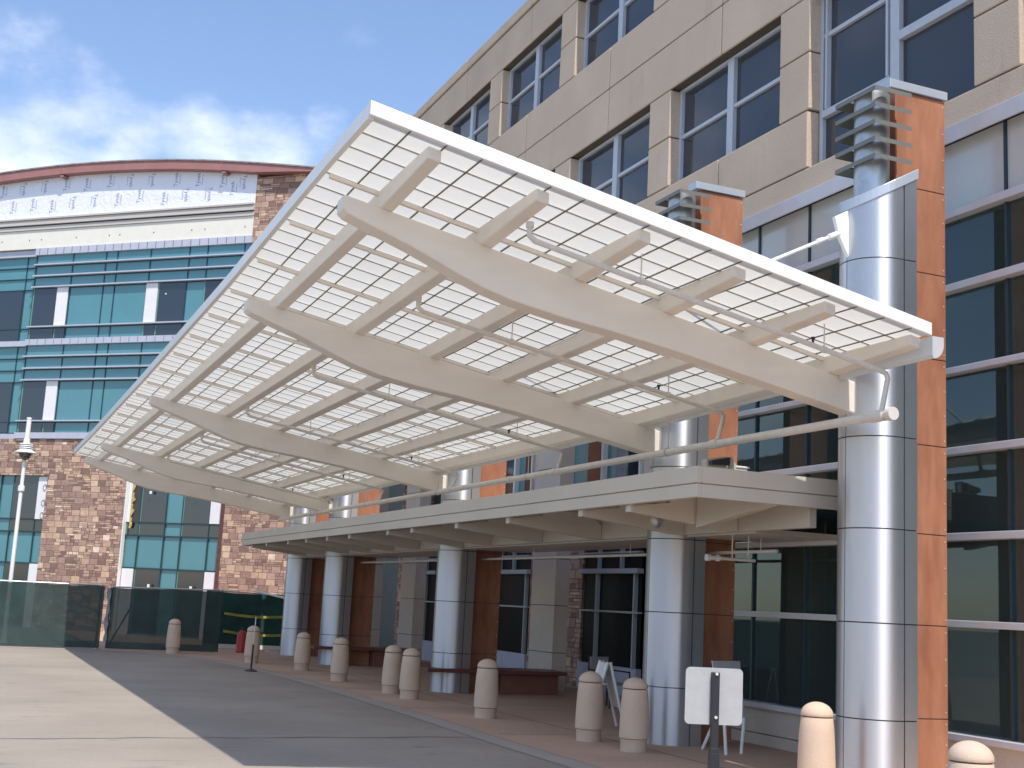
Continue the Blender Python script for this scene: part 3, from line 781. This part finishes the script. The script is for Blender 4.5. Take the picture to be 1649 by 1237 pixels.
for y in (13.9, 18.2, 22.3, 26.8, 31.4): hg.tube([(8.0 + .055 * math.cos(a * math.pi / 4), y, 3.635 + .055 * math.sin(a * math.pi / 4)) for a in range(9)], .006, 6)
hg.obj('hanger_rod', M['galv'], mp_)
bl = ['sprinkler branch pipe hung in front of the nearest beam', 'sprinkler branch pipe hung between the first and second beams', 'sprinkler branch pipe next behind the second beam',
      'sprinkler branch pipe just before the third beam', 'sprinkler branch pipe next behind the third beam', 'farthest sprinkler branch pipe, before the fourth beam']
for i, y in enumerate((9.87, 12.8, 17.2, 21.6, 26.0, 30.4)):
    t_ = thing('sprinkler_branch_pipe', bl[i], 'pipe', (0, 0, 0), 0, 'sprinkler branch pipes under the canopy')
    P_ = lambda x, d=.30: R0(x) - d + warp(x, y)
    pm = MB(); pm.tube([(4.24, y, P_(4.24, .20)), (4.24, y, P_(4.24, .27)), (4.30, y, P_(4.3)), (8.02, y, P_(8.02)), (8.08, y, P_(8.08) - .01), (8.10, y, P_(8.10) - .05), (8.03, y, 3.68)], .026, 12)
    pm.tube([(4.24, y, P_(4.24, .20)), (4.24, y, P_(4.24, .15))], .035, 10)
    pm.obj('pipe', M['whitepipe'], t_, smooth=True)
    for x in (5.35, 7.35):
        h = MB(); h.tube([(x, y, P_(x)), (x, y, R0(x) - .05 + warp(x, y))], .007, 6); h.tube([(x - .02, y, P_(x)), (x + .02, y, P_(x))], .036, 12)
        h.obj('hanger', M['whitepipe'], t_)
    hd = MB(); 
    for x in (7.22,): hd.tube([(x, y, P_(x)), (x, y, P_(x) + .06)], .012, 8); hd.tube([(x, y, P_(x) + .06), (x, y, P_(x) + .08)], .022, 10)
    hd.obj('sprinkler_head', M['dark'], t_)
pp = MB(); pp.tube([(9.2, 13.25, 2.47), (9.2, 32.0, 2.50)], .022, 10)
pp = tag(pp.obj('sprinkler_pipe', M['whitepipe'], smooth=True), 'thin pale pipe hanging below the low canopy soffit near the glass wall', 'pipe')
h = MB()
for y in (13.6, 14.25, 17.0, 20.5, 24.0, 28.0): h.tube([(9.2, y, 2.49), (9.2, y, 2.68)], .006, 6)
h.obj('hanger_rod', M['whitepipe'], pp)
pp = MB(); pp.tube([(8.47, 13.5, 2.345), (9.05, 13.5, 2.345)], .02, 12); pp.tube([(8.35, 13.5, 2.345), (8.40, 13.5, 2.345)], .042, 14); pp.tube([(8.40, 13.5, 2.345), (8.55, 13.5, 2.345)], .028, 14); pp.tube([(8.50, 13.5, 2.345), (8.53, 13.5, 2.345)], .040, 14)
pp = tag(pp.obj('drain_pipe', M['whitepipe'], smooth=True), 'short white capped pipe hanging in front of the second column\'s wooden fin', 'pipe')
h = MB(); h.tube([(8.72, 13.5, 2.36), (8.72, 13.5, 2.65)], .006, 6); h.tube([(8.95, 13.5, 2.36), (8.95, 13.5, 2.64)], .006, 6); h.obj('hanger_rod', M['whitepipe'], pp)

# ================================================================== BOLLARDS
def bollard():
    t_ = thing('bollard', '', 'bollard', (0, 0, 0), 0, 'tan concrete bollards along the kerb')
    MB().lathe([(.158, 0.0), (.162, .135), (.168, .145)], n=40).obj('base', M['bollard'], t_, smooth=True)
    MB().lathe([(.150, .146), (.172, .150), (.178, .158), (.177, .30), (.172, .45), (.163, .60), (.152, .715), (.148, .722), (.138, .724)], n=40).obj('body', M['bollard'], t_, smooth=True)
    prof = [(.138, .732), (.150, .735), (.154, .742)] + [(.154 * math.cos(rad(a)), .745 + .118 * math.sin(rad(a))) for a in range(8, 90, 9)] + [(.001, .863)]
    MB().lathe(prof, n=40).obj('cap', M['bollard'], t_, smooth=True)
    MB().lathe([(.136, .720), (.136, .736)], n=40).obj('groove_ring', M['groove'], t_)
    return t_
bd = [(6.56, 7.12, 1.03, 'nearest tan bollard, only its domed top showing at the bottom right corner'),
      (7.69, 10.38, 1.03, 'sunlit tan bollard in front of the nearest metal column'),
      (7.70, 13.98, 1., 'shaded tan bollard just left of the second metal column, front one of a pair'),
      (7.63, 15.04, 1., 'shaded tan bollard in front of the folding sign board, rear one of a pair'),
      (7.39, 17.94, .98, 'single tan bollard in front of the long bench and first entrance window'),
      (7.29, 21.12, .975, 'tan bollard left of the third column, right one of two overlapping'),
      (7.34, 22.26, .97, 'tan bollard left of the third column, left one of two overlapping'),
      (7.19, 25.14, .975, 'tan bollard standing right of the fourth column'),
      (7.27, 28.45, .95, 'tan bollard between the fourth and fifth columns'),
      (6.65, 30.80, .99, 'tan bollard behind the thin tape stanchion'),
      (5.30, 33.96, 1., 'isolated tan bollard in front of the green fence')]
b0 = bollard()
for i, (x, y, s_, l) in enumerate(bd):
    o = b0 if i == 0 else copy_tree(b0)
    o.location = (x, y, .006); o.scale = (1, 1, s_); o.rotation_euler = (0, 0, random.uniform(0, 6)); o['label'] = l

# ================================================================== SIGN
sg = thing('road_sign', 'blank grey back of a rounded rectangular sign on a black post', 'sign', (5.05, 8.0, 0), 0)
post = MB(); post.box(-.026, .026, -.022, .022, 0.0, 1.255); post.obj('post', M['dark'], sg, bevel=.003)
sl = MB(); sl.box(-.034, .034, -.03, .03, 0, .70); sl.prism([(-.034, .70), (.034, .70), (.027, .735), (-.027, .735)], -.03, .03); sl.obj('sleeve', M['dark'], sg, bevel=.003)
pt = []
w_, z0_, z1_, r2 = .212, .89, 1.285, .035
for (cx_, cz_, a0) in ((w_ - r2, z1_ - r2, 0), (-w_ + r2, z1_ - r2, 90), (-w_ + r2, z0_ + r2, 180), (w_ - r2, z0_ + r2, 270)):
    for k in range(7): a = rad(a0 + 15 * k); pt.append((cx_ + r2 * math.cos(a), cz_ + r2 * math.sin(a)))
pnl = MB(); pnl.prism(pt, .024, .028); pnl.obj('panel', M['signback'], sg)
bo = MB()
for z in (1.245, .945): bo.tube([(0, -.034, z), (0, -.022, z)], .011, 8)
bo.obj('bolt', M['rivet'], sg); sg.rotation_euler = (0, 0, rad(-14))

# ================================================================== STANCHION, TAPE, SITE FENCE
sn = thing('stanchion', 'thin rusty tape post on a round flat base at the kerb', 'stanchion', (5.96, 27.55, .004))
MB().lathe([(.13, 0), (.13, .015), (.05, .04), (.025, .055), (.02, .06)], n=24).obj('base', mat('rusty_steel', (.09, .06, .045), .7, var=.3, scale=14), sn, smooth=True)
MB().tube([(0, 0, .05), (.005, 0, .55)], .021, 10).obj('lower_tube', M['dark'], sn, smooth=True)
MB().tube([(.005, 0, .55), (.015, 0, 1.13)], .012, 10).obj('upper_tube', M['galv'], sn, smooth=True)
def text_mesh(body, size, ext=.0):
    cu = bpy.data.curves.new('txt', 'FONT'); cu.body = body; cu.size = size; cu.extrude = ext; cu.align_x = 'CENTER'; cu.align_y = 'CENTER'
    o = bpy.data.objects.new('txt', cu); col.objects.link(o)
    dg = bpy.context.evaluated_depsgraph_get(); me = bpy.data.meshes.new_from_object(o.evaluated_get(dg))
    v = [tuple(x.co) for x in me.vertices]; f = [tuple(p.vertices) for p in me.polygons]
    bpy.data.objects.remove(o); bpy.data.curves.remove(cu); bpy.data.meshes.remove(me)
    return v, f
def fence(x0, x1, y, top0, top1, label, posts=(), zb=.03, sag=.02, mt='mesh'):
    t_ = thing('site_fence', label, 'fence', (x0, y, 0), 0, 'green screened site fence panels')
    L = x1 - x0; n = max(8, int(L * 5)); m_ = 8
    mb_ = MB(); vs = []
    for j in range(m_ + 1):
        for i in range(n + 1):
            u = i / n; tp = top0 + (top1 - top0) * u - sag * math.sin(math.pi * ((u * L / 1.6) % 1))
            z = zb + (tp - zb) * j / m_
            vs.append((L * u, .025 * math.sin(u * L * 4.1 + j * .3) * math.sin(j * math.pi / m_) + .01 * math.sin(u * L * 11), z))
    mb_.v = vs; mb_.f = [(j * (n + 1) + i, j * (n + 1) + i + 1, (j + 1) * (n + 1) + i + 1, (j + 1) * (n + 1) + i) for j in range(m_) for i in range(n)]
    mb_.obj('windscreen', M[mt], t_, smooth=True)
    MB().tube([(0, .05, top0 + .015), (L, .05, top1 + .015)], .02, 8).obj('top_rail', M['galv'], t_, smooth=True)
    for px in posts:
        MB().tube([(px, .05, 0), (px, .05, top0 + (top1 - top0) * px / L + .04)], .028, 10).obj('post', M['galv'], t_, smooth=True)
    return t_
fence(-9.5, 3.60, 34.95, 1.53, 1.60, 'long dark green screened fence panel at the left, its left part in sun', (.1, 3.4, 6.7, 10.0, 13.02))
f2 = fence(3.74, 6.62, 34.85, 1.57, 1.63, 'dark green screened fence panel behind the isolated bollard', (.04, 2.84))
fl = MB()   # loose torn edge of screen hanging at the joint
vs = []; 
for j in range(13):
    z = .2 + 1.35 * j / 12; w = .05 + .035 * math.sin(j * 1.9); vs += [(-.05 - w * .4 + .02 * math.sin(j), -.03, z), (-.02 + w * .5, -.05 - .03 * math.sin(j * 2.2), z)]
fl.v = vs; fl.f = [(2 * j, 2 * j + 1, 2 * j + 3, 2 * j + 2) for j in range(12)]
fl.obj('loose_flap', mat('faded_screen_edge', (.24, .24, .25), .8, var=.2, scale=9), f2, smooth=True)
MB().tube([(.1, .45, .02), (.75, .12, 1.5)], .022, 8).obj('diagonal_brace', M['dark'], f2)
f3 = fence(6.75, 9.6, 38.0, 1.62, 1.56, 'short dark green screened fence panel farther back, crossed by yellow tape', (.05, 2.8), mt='mesh_lightened')
MB().box(0, 2.8, -.03, .0, 0, .12).obj('bottom_board', M['creamboard'], f3)
def tape(x0, x1, y, z0, z1, label):
    t_ = thing('caution_tape', label, 'tape', (x0, y, 0), 0, 'yellow caution tapes')
    L = x1 - x0; vs = []; n = 24; sagz = lambda u: z0 + (z1 - z0) * u - .05 * math.sin(math.pi * u)
    for i in range(n + 1):
        u = i / n; vs += [(L * u, .01 * math.sin(u * 20), sagz(u) - .035), (L * u, .01 * math.sin(u * 20), sagz(u) + .035)]
    m_ = MB(); m_.v = vs; m_.f = [(2 * i, 2 * i + 1, 2 * i + 3, 2 * i + 2) for i in range(n)]
    m_.obj('ribbon', M['yellow'], t_)
    tm = MB(); 
    for k in range(3):
        v, f = text_mesh('CAUTION', .06); u = (k + .5) / 3
        if L * u > L: break
        tm.add([(L * u + a, -.02, sagz(u) + b_) for a, b_, c_ in v], f)
    tm.obj('lettering', M['blk'], t_)
tape(7.25, 9.0, 37.7, 1.0, .97, 'upper yellow caution tape strung across the far fence panel')
tape(7.25, 9.0, 37.65, .50, .44, 'lower yellow caution tape strung across the far fence panel')
rc = thing('traffic_barrel', 'bright red plastic canister standing left behind the stanchion bollard', 'barrel', (7.36, 35.5, .006))
MB().lathe([(.14, 0), (.15, .03), (.14, .06), (.135, .40), (.12, .52), (.07, .58), (.04, .60)], n=24).obj('body', M['redplastic'], rc, smooth=True)
MB().lathe([(.035, .60), (.035, .66), (.02, .67)], n=12).obj('neck', M['dark'], rc, smooth=True)
bm_ = MB(); bm_.tube([(8.1, 37.9, 1.68), (9.0, 37.4, 1.50)], .03, 8)
tag(bm_.obj('white_pole', M['white'], smooth=True), 'white pole lying aslant on top of the far fence panel', 'pole')

# ================================================================== BENCHES
for (yc, lab, x1) in ((22.97, 'long dark red bench through the third metal column', 10.9), (31.07, 'long dark red bench through the fourth metal column', 10.75)):
    t_ = thing('bench', lab, 'bench', (8.2, yc, 0), 0, 'dark red benches through the columns')
    s_ = MB(); s_.box(-.12, .13, -.50, .48, .38, .45); s_.box(.131, .76, -.50, -.39, .38, .45); s_.box(.131, .76, .39, .48, .38, .45); s_.box(.761, x1 - 8.2, -.50, .48, .38, .45)
    s_.obj('seat', M['benchwood'], t_, bevel=.006)
    MB().box(1.42, x1 - 8.3, -.32, .35, 0, .375).obj('base', M['benchbase'], t_, bevel=.005)

# ================================================================== SANDWICH BOARDS, LAMPS, FIXTURES
def aboard(loc, rz, label, h, w, mt, lean):
    t_ = thing('folding_sign_board', label, 'sign board', loc, rz)
    for s_ in (-1, 1):
        f = MB(); a = math.atan(lean / h)
        for e in (-1, 1):
            f.tube([(e * w / 2, s_ * lean, 0), (e * w / 2, s_ * .02, h)], .022, 8)
        f.tube([(-w / 2, s_ * lean * .3, h * .75 if False else h * .72), (w / 2, s_ * lean * .3, h * .72)], .015, 6)
        f.obj('leg', M['white'], t_, smooth=True)
        p = MB(); z0, z1 = h * .32, h * .98
        yy = lambda z: s_ * (lean + (.02 - lean) * z / h)
        p.add([(-w / 2 + .02, yy(z0), z0), (w / 2 - .02, yy(z0), z0), (w / 2 - .02, yy(z1), z1), (-w / 2 + .02, yy(z1), z1),
               (-w / 2 + .02, yy(z0) - s_ * .012, z0), (w / 2 - .02, yy(z0) - s_ * .012, z0), (w / 2 - .02, yy(z1) - s_ * .012, z1), (-w / 2 + .02, yy(z1) - s_ * .012, z1)],
              [(0, 1, 2, 3), (7, 6, 5, 4), (0, 1, 5, 4), (1, 2, 6, 5), (2, 3, 7, 6), (3, 0, 4, 7)])
        p.obj('panel', mt, t_)
    return t_
aboard((8.72, 16.75, .006), rad(-106), 'white folding sign board seen edge-on between the paired bollards', .92, .55, M['white'], .26)
# leaning whiteboard by the glass wall
lb = thing('notice_board', 'grey notice board with white legs leaning by the glass wall behind the sign', 'notice board', (8.98, 13.75, .006), rad(20))
p = MB(); p.add([(-.25, .02, .42), (.22, .02, .42), (.28, .16, 1.10), (-.28, .16, 1.10), (-.25, .035, .42), (.22, .035, .42), (.28, .175, 1.10), (-.28, .175, 1.10)], [(0, 1, 2, 3), (7, 6, 5, 4), (0, 1, 5, 4), (1, 2, 6, 5), (2, 3, 7, 6), (3, 0, 4, 7)])
p.obj('panel', M['winframe'], lb)
MB().tube([(.20, .02, .42), (.06, -.05, 0)], .02, 8).obj('leg', M['white'], lb, smooth=True); MB().tube([(-.20, .02, .42), (-.24, -.05, 0)], .02, 8).obj('leg', M['white'], lb, smooth=True); MB().tube([(0, .10, .8), (0, .5, 0)], .02, 8).obj('prop', M['white'], lb, smooth=True)
# chair-like dark frame by the second column
ch = thing('waiting_chair', 'dark metal framed chair with pale seat behind the second column', 'chair', (10.6, 20.2, .006), rad(25))
c_ = MB(); c_.box(-.26, .26, -.24, .24, .38, .42); c_.obj('seat', M['bandmetal'], ch, bevel=.01)
c_ = MB(); c_.box(-.26, .26, .22, .25, .55, .84); c_.obj('backrest', M['bandmetal'], ch, bevel=.01)
for sx in (-1, 1):
    MB().tube([(sx * .27, -.24, 0), (sx * .27, -.24, .6), (sx * .27, .24, .62), (sx * .27, .24, .86)], .018, 8).obj('side_frame', M['dark'], ch, smooth=True)
    MB().tube([(sx * .27, .24, 0), (sx * .27, .24, .6)], .018, 8).obj('leg', M['dark'], ch, smooth=True)
# flood lights on the low canopy roof
fd = thing('floodlight', 'dark lens floodlight on the near corner of the low canopy roof', 'floodlight', (8.0, 12.9, 3.12), rad(0))
p = MB(); p.prism([(0, .275), (.235, .285), (.245, .385), (-.01, .325)], -.05, .03); p.obj('lens', M['lens'], fd)
p = MB(); p.prism([(-.03, .25), (.25, .262), (.26, .405), (-.04, .345)], .031, .14); p.obj('housing', M['cream_low'], fd, bevel=.01)
p = MB(); p.prism([(.255, 0), (.34, 0), (.34, .30), (.27, .40), (.255, .39)], -.03, .02); p.obj('bracket', M['cream_low'], fd)
wb = tag(MB().box(8.36, 8.56, 12.95, 13.15, 3.122, 3.40).obj('junction_box', M['white'], bevel=.012), 'small white box standing on the low canopy roof beside the floodlight', 'box')
MB().box(8.345, 8.575, 12.935, 13.165, 3.401, 3.425).obj('lid', M['white'], wb, bevel=.006)
def dome(loc, label):
    t_ = thing('dome_lamp', label, 'lamp', loc)
    MB().lathe([(.001, -.12), (.05, -.115), (.09, -.08), (.105, -.02), (.10, .03), (.06, .06)], n=24).obj('shade', M['galv'], t_, smooth=True)
    MB().tube([(0, 0, .05), (.10, .05, .12), (.22, .08, .12)], .02, 8).obj('arm', M['galv'], t_, smooth=True)
dome((8.14, 14.42, 2.83), 'shiny dome lamp under the low canopy beside the second column')
dome((8.18, 30.55, 3.97), 'shiny round lamp on the fourth column above the low canopy')
dl = thing('downlight', 'small glowing downlight in the entrance ceiling', 'lamp', (12.2, 27.5, 2.98))
me_ = bpy.data.materials.new('lit_lamp'); me_.use_nodes = True
e_ = me_.node_tree.nodes['Principled BSDF']; e_.inputs['Emission Color'].default_value = (1, .93, .8, 1); e_.inputs['Emission Strength'].default_value = 9
MB().lathe([(.035, 0), (.035, .02)], n=16).obj('bulb', me_, dl); MB().lathe([(.055, .02), (.055, .05)], n=16).obj('trim', M['white'], dl); MB().tube([(0, 0, .05), (0, 0, .4)], .01, 6).obj('stem', M['dark'], dl)

# ================================================================== LAMP POST
lp = thing('street_lamp', 'tall white street lamp rising behind the green fence at the far left', 'street lamp', (1.37, 36.6, 0))
MB().lathe([(.10, 0), (.09, .05), (.06, .25), (.055, 1.0), (.05, 3.9), (.045, 4.75)], n=20).obj('pole', M['white'], lp, smooth=True)
MB().lathe([(.05, 3.95), (.085, 3.98), (.085, 4.10), (.05, 4.13)], n=20).obj('collar', M['white'], lp, smooth=True)
MB().lathe([(.05, 4.80), (.10, 4.84), (.18, 4.98)], n=24).obj('globe', glass_mat('lamp_globe_glass', (.8, .8, .8), (1, 1, 1), .05, .8), lp, smooth=True)
MB().lathe([(.20, 4.985), (.29, 4.99), (.30, 5.0), (.18, 5.07), (.17, 5.09)], n=24).obj('brim', M['white'], lp, smooth=True)
for k in range(3): MB().lathe([(.165, 5.12 + .05 * k), (.185, 5.125 + .05 * k), (.165, 5.145 + .05 * k)], n=24).obj('cooling_ring', M['white'], lp, smooth=True)
MB().lathe([(.085, 5.09), (.085, 5.36), (.066, 5.38), (.062, 5.44), (.060, 5.90), (.068, 5.91), (.068, 5.95), (.02, 5.96)], n=24).obj('finial', M['white'], lp, smooth=True)

# ================================================================== BUILDING UNDER CONSTRUCTION
CB = thing('unfinished_building', 'teal glass and brown stone building under construction with a curved red roof edge', 'building', (3.963, 47.571, 0), math.atan2(-.69209503, .72180639))
def cpart(mb, name, mt, **k): return mb.obj(name, mt, CB, **k)
SL, SR = -26.0, 11.5
w = MB()   # stone wall (front face local y = 0)
def st_(a, b_, z0, z1, y=0.0): w.box(a, b_, y, y + .5, z0, z1)
st_(SL, -1.80, 5.38, 6.70); st_(-1.80, 1.68, 0, 6.70); st_(1.68, 5.62, 5.45, 6.70); st_(5.62, SR, 0, 6.70); st_(5.85, SR, 6.72, 16.0)
st_(-12.5, -9.0, 0, 5.38)
cpart(w, 'stone_wall', M['ashlar'])
bkk = MB(); bkk.box(SL, SR, .55, 12, 0, 16.0); cpart(bkk, 'inner_wall', M['tealline'])
# glass field
gl = MB(); gl.box(-3.45, 5.83, .06, .5, 6.95, 13.62); gl.box(SL, -3.46, .24, .5, 6.95, 13.62)
cpart(gl, 'teal_glazing', M['teal'])
seam = MB()
for s_ in (-1.79, -.31, .19, 1.64, 3.29, 4.05, 5.56): seam.box(s_ - .018, s_ + .018, .035, .055, 6.95, 13.62)
for s_ in (-4.04, -5.5, -7.0, -7.5, -9.0, -10.5): seam.box(s_ - .018, s_ + .018, .215, .238, 6.95, 13.62)
seam.box(-3.475, -3.445, .03, .25, 6.95, 13.62)
for z in (13.22, 12.79, 12.36, 10.87, 9.74, 9.29, 8.85, 7.36): seam.box(SL, -3.48, .19, .237, z - .03, z)
cpart(seam, 'gasket_line', M['tealline'])
fins = MB()
for z in (13.24, 12.81, 12.38, 10.87, 9.76, 9.31, 8.87, 7.36): fins.box(-3.47, 5.84, -.10, .055, z - .025, z + .02)
cpart(fins, 'sunshade_fin', M['bandmetal'])
shad = MB()  # dark strips painted as the shade below each fin
for z in (13.24, 12.81, 12.38, 10.87, 9.76, 9.31, 8.87, 7.36): shad.box(-3.46, 5.83, .03, .057, z - .06, z - .026)
cpart(shad, 'fin_shade_strip', M['tealline'])
def cwin(a, b_, z0, z1, y=.03, wr=None):
    m_ = MB(); m_.box(a, b_, y, y + .025, z0, z1); o = cpart(m_, 'window', M['darkglass'])
    m_ = MB(); m_.box(a - .05, a - .002, y - .01, y + .025, z0, z1); m_.obj('frame', mat('green_frame', (.16, .30, .24), .5) if 'gf' not in M else M['gf'], o)
M['gf'] = mat('green_frame', (.15, .29, .23), .5)
M['board'] = mat('white_sheathing_board', (.80, .76, .76), .75, var=.03)
def board(a, b_, z0, z1, y=.0):
    m_ = MB(); m_.box(a, b_, y, y + .029, z0, z1); cpart(m_, 'white_panel', M['board'])
for (zb, zr, zt) in ((10.42, 10.85, 12.34), (6.95, 7.34, 8.83)):
    cwin(-3.38, -2.34, zr + .03, zt); cwin(-3.38, -2.34, zb, zr - .05); board(-2.33, -1.83, zr + .03, zt); cwin(-2.25, -1.83, zb, zr - .05)
    board(1.62, 2.11, zr + .03, zt); cwin(2.17, 3.27, zr + .03, zt); cwin(1.67, 2.11, zb, zr - .05); cwin(2.19, 3.27, zb, zr - .05)
    cwin(4.10, 5.54, zr + .03, zt); cwin(4.10, 5.54, zb, zr - .05)
    for a, b_ in ((-6.6, -4.08), (-10.4, -7.55), (-14, -11.5)): cwin(a, b_, zr + .01, zt, .21); cwin(a, b_, zb, zr - .04, .21)
bd_ = MB(); bd_.box(-3.49, 5.86, -.06, .3, 10.18, 10.40); bd_.box(SL, -3.50, .10, .4, 10.18, 10.38)
bd_.box(-3.49, 5.86, -.06, .3, 6.71, 6.93); bd_.box(SL, -3.50, .10, .4, 6.71, 6.90); bd_.box(-3.49, 5.86, -.05, .3, 13.62, 13.88); bd_.box(SL, -3.50, .10, .4, 13.62, 13.86)
cpart(bd_, 'metal_band', M['bandmetal'])
for z0, z1 in ((13.63, 13.87), (10.19, 10.39)):
    s_ = -3.3
    while s_ < 5.8:
        bj = MB(); bj.box(s_, s_ + .012, -.064, -.058, z0, z1); s_ += .37; cpart(bj, 'band_seam', M['groove_grey'])
cr = MB(); cr.box(SL, 5.84, .0, .45, 13.89, 14.60); cpart(cr, 'stucco_band', M['creamboard'])
ho = MB()
for s_ in (-3.9, -3.35, -1.75, -.27, .2, 1.68, 3.3, 3.85, 5.5, -5.2): ho.box(s_, s_ + .035, -.006, .003, 14.20, 14.25)
cpart(ho, 'fixing_hole', M['groove_grey'])
co = MB(); co.box(SL, 5.85, -.05, .45, 14.61, 14.68); co.box(SL, 5.85, -.02, .45, 14.685, 14.76); co.box(SL, 5.85, -.10, .45, 14.80, 14.90); co.box(SL, 5.85, -.06, .45, 14.905, 14.99); co.box(SL, 5.85, -.13, .45, 15.0, 15.06)
cpart(co, 'cornice', mat('grey_cream_cornice', (.55, .50, .46), .7))
cs = MB(); cs.box(SL, 5.84, -.015, .1, 14.762, 14.798); cpart(cs, 'cornice_gap', M['groove_grey'])
# arched top
def arc(s_): return lerp([-26, -15, -9, -5.68, -3.7, -1.73, .98, 3.33, 6.3, 8.15, 11.5], [13.2, 15.6, 16.55, 16.86, 16.94, 16.98, 16.90, 16.74, 16.38, 16.10, 15.6], s_)
def smooth_arc(s_): return sum(arc(s_ + d) for d in (-1, -.5, 0, .5, 1)) / 5 + .03
wr = MB(); n = 60; pts = [(SL + (5.84 - SL) * i / n) for i in range(n + 1)]
pts = [p for p in pts if p > -14.5]
wr.prism([(pts[0], 15.065), (5.84, 15.065)] + [(p, smooth_arc(p) - .33) for p in pts[::-1]], -.0, .4)
cpart(wr, 'house_wrap', M['wrap'])
rd = MB(); rp = [-14.5 + (9.6 + 14.5) * i / 50 for i in range(51)]
depth = lambda s_: .36 if s_ < 6 else max(.05, .36 - .085 * (s_ - 6))
rd.prism([(p, smooth_arc(p) - .05) for p in rp] + [(p, smooth_arc(p) - depth(p)) for p in rp[::-1]], -.32, .45)
cpart(rd, 'roof_edge_beam', M['red'])
rt = MB(); rt.prism([(p, smooth_arc(p) + .0) for p in rp] + [(p, smooth_arc(p) - .048) for p in rp[::-1]], -.36, 12)
cpart(rt, 'roof', mat('grey_roof_deck', (.30, .24, .23), .7, var=.3, scale=4))
sps = MB()
for s_ in (-2.55, 4.55): sps.box(s_, s_ + .04, -.34, -.322, smooth_arc(s_) - .37, smooth_arc(s_) - .06); sps.box(s_, s_ + .16, -.30, -.0, smooth_arc(s_) - .47, smooth_arc(s_) - .40)
cpart(sps, 'splice_plate', M['red'])
# lettering printed on the wrap
tv, tf = text_mesh('Tyvek', .22); sv_, sf_ = text_mesh('HomeWrap', .075)
lt = MB(); k = 0
s_ = -5.4
while s_ < 5.6:
    for row, z in enumerate((16.32, 15.55)):
        ss = s_ + (.45 if row else 0) + random.uniform(-.06, .06); zz = z + random.uniform(-.08, .12)
        if zz > smooth_arc(ss) - .62: zz = smooth_arc(ss) - .66
        sg_ = 1 if (k % 5 in (0, 1, 3)) else -1
        if ss < 5.5:
            lt = MB(); lt.add([(ss - y * sg_, -.004, zz + x * sg_) for x, y, z_ in tv], tf)
            lt.add([(ss - (y - .17) * sg_, -.004, zz + x * sg_) for x, y, z_ in sv_], sf_); cpart(lt, 'wrap_lettering', M['ink'])
        k += 1
    s_ += .98
# lower openings
def lowbay(vert, cells, x0, x1):
    m_ = MB()
    for s_ in vert: m_.box(s_ - .02, s_ + .02, .12, .16, 0, 5.40)
    for z in (3.81, 3.36, 2.25): m_.box(x0, x1, .11, .165, z - .022, z + .022)
    cpart(m_, 'mullion', M['tealline'])
    m_ = MB(); m_.box(x0, x1, .17, .5, 0, 5.44); cpart(m_, 'teal_glazing', M['teal'])
    for (a, b_, z0, z1) in cells: cwin(a, b_, z0, z1, .14)
lowbay([-3.96, -3.38, -2.28, -5.4, -6.9], [(-3.35, -2.30, 3.84, 5.33), (-3.35, -2.30, 3.39, 3.78), (-3.35, -2.30, .1, 2.22), (-2.26, -1.84, 3.39, 3.78), (-8.4, -7, 3.4, 5.3), (-8.4, -7, .1, 2.2)], -8.95, -1.81)
lowbay([2.23, 3.29, 3.97, 5.07], [(2.28, 3.26, 3.84, 5.40), (4.02, 5.04, 3.84, 5.40), (2.28, 3.26, 3.39, 3.78), (4.02, 5.04, 3.39, 3.78), (5.09, 5.57, 3.39, 3.78), (1.75, 2.2, 3.39, 3.78), (2.28, 3.26, .1, 2.22), (4.02, 5.04, .1, 2.22)], 1.70, 5.60)
for (a, b_, z0, z1) in ((-2.26, -1.82, 3.82, 5.34), (-2.26, -1.82, 0, 2.23), (1.73, 2.2, 0, 2.22), (5.09, 5.56, 0, 2.22), (5.09, 5.56, 3.84, 5.40), (1.71, 1.84, 3.82, 5.40)): board(a, b_, z0, z1, .10)
m_ = MB(); m_.box(1.86, 2.20, .12, .135, 3.83, 5.40); cpart(m_, 'open_gap', M['inside'])
m_ = MB(); vs = []
for j in range(15):
    z = 3.6 + 1.75 * j / 14; vs += [(1.85, .08, z), (1.95 + .07 * math.sin(j * 1.7) + .03 * math.sin(j * 4.1), .06, z), (1.92, .11, z)]
m_.v = vs; m_.f = [(3 * j + k, 3 * j + k + 1, 3 * j + k + 4, 3 * j + k + 3) for j in range(14) for k in (0, 1)]
cpart(m_, 'insulation', M['insul'], smooth=True)
m_ = MB(); m_.box(1.66, 1.70, -.03, .12, 0, 5.44); cpart(m_, 'white_edge_trim', M['white'])
m_ = MB(); m_.box(5.58, 5.72, -.02, .10, 0, 6.68); cpart(m_, 'brown_reveal', mat('brown_reveal', (.12, .05, .045), .8, var=.2, scale=6))
m_ = MB()
for s_, z in ((2.62, 4.80), (4.5, 4.72), (2.45, 11.9), (2.9, 1.62), (4.6, 1.62)): m_.box(s_, s_ + .09, .01, .03, z, z + .10) if z < 10 else m_.box(s_, s_ + .05, .0, .02, z, z + .05)
cpart(m_, 'glass_sticker', M['white'])
m_ = MB()
for z in (4.95, 4.4, 3.95): m_.tube([(-1.95 + .07 * math.cos(a * math.pi / 6), .085, z + .11 * math.sin(a * math.pi / 6)) for a in range(13)], .008, 5)
cpart(m_, 'scribbled_ring', M['groove_grey'])
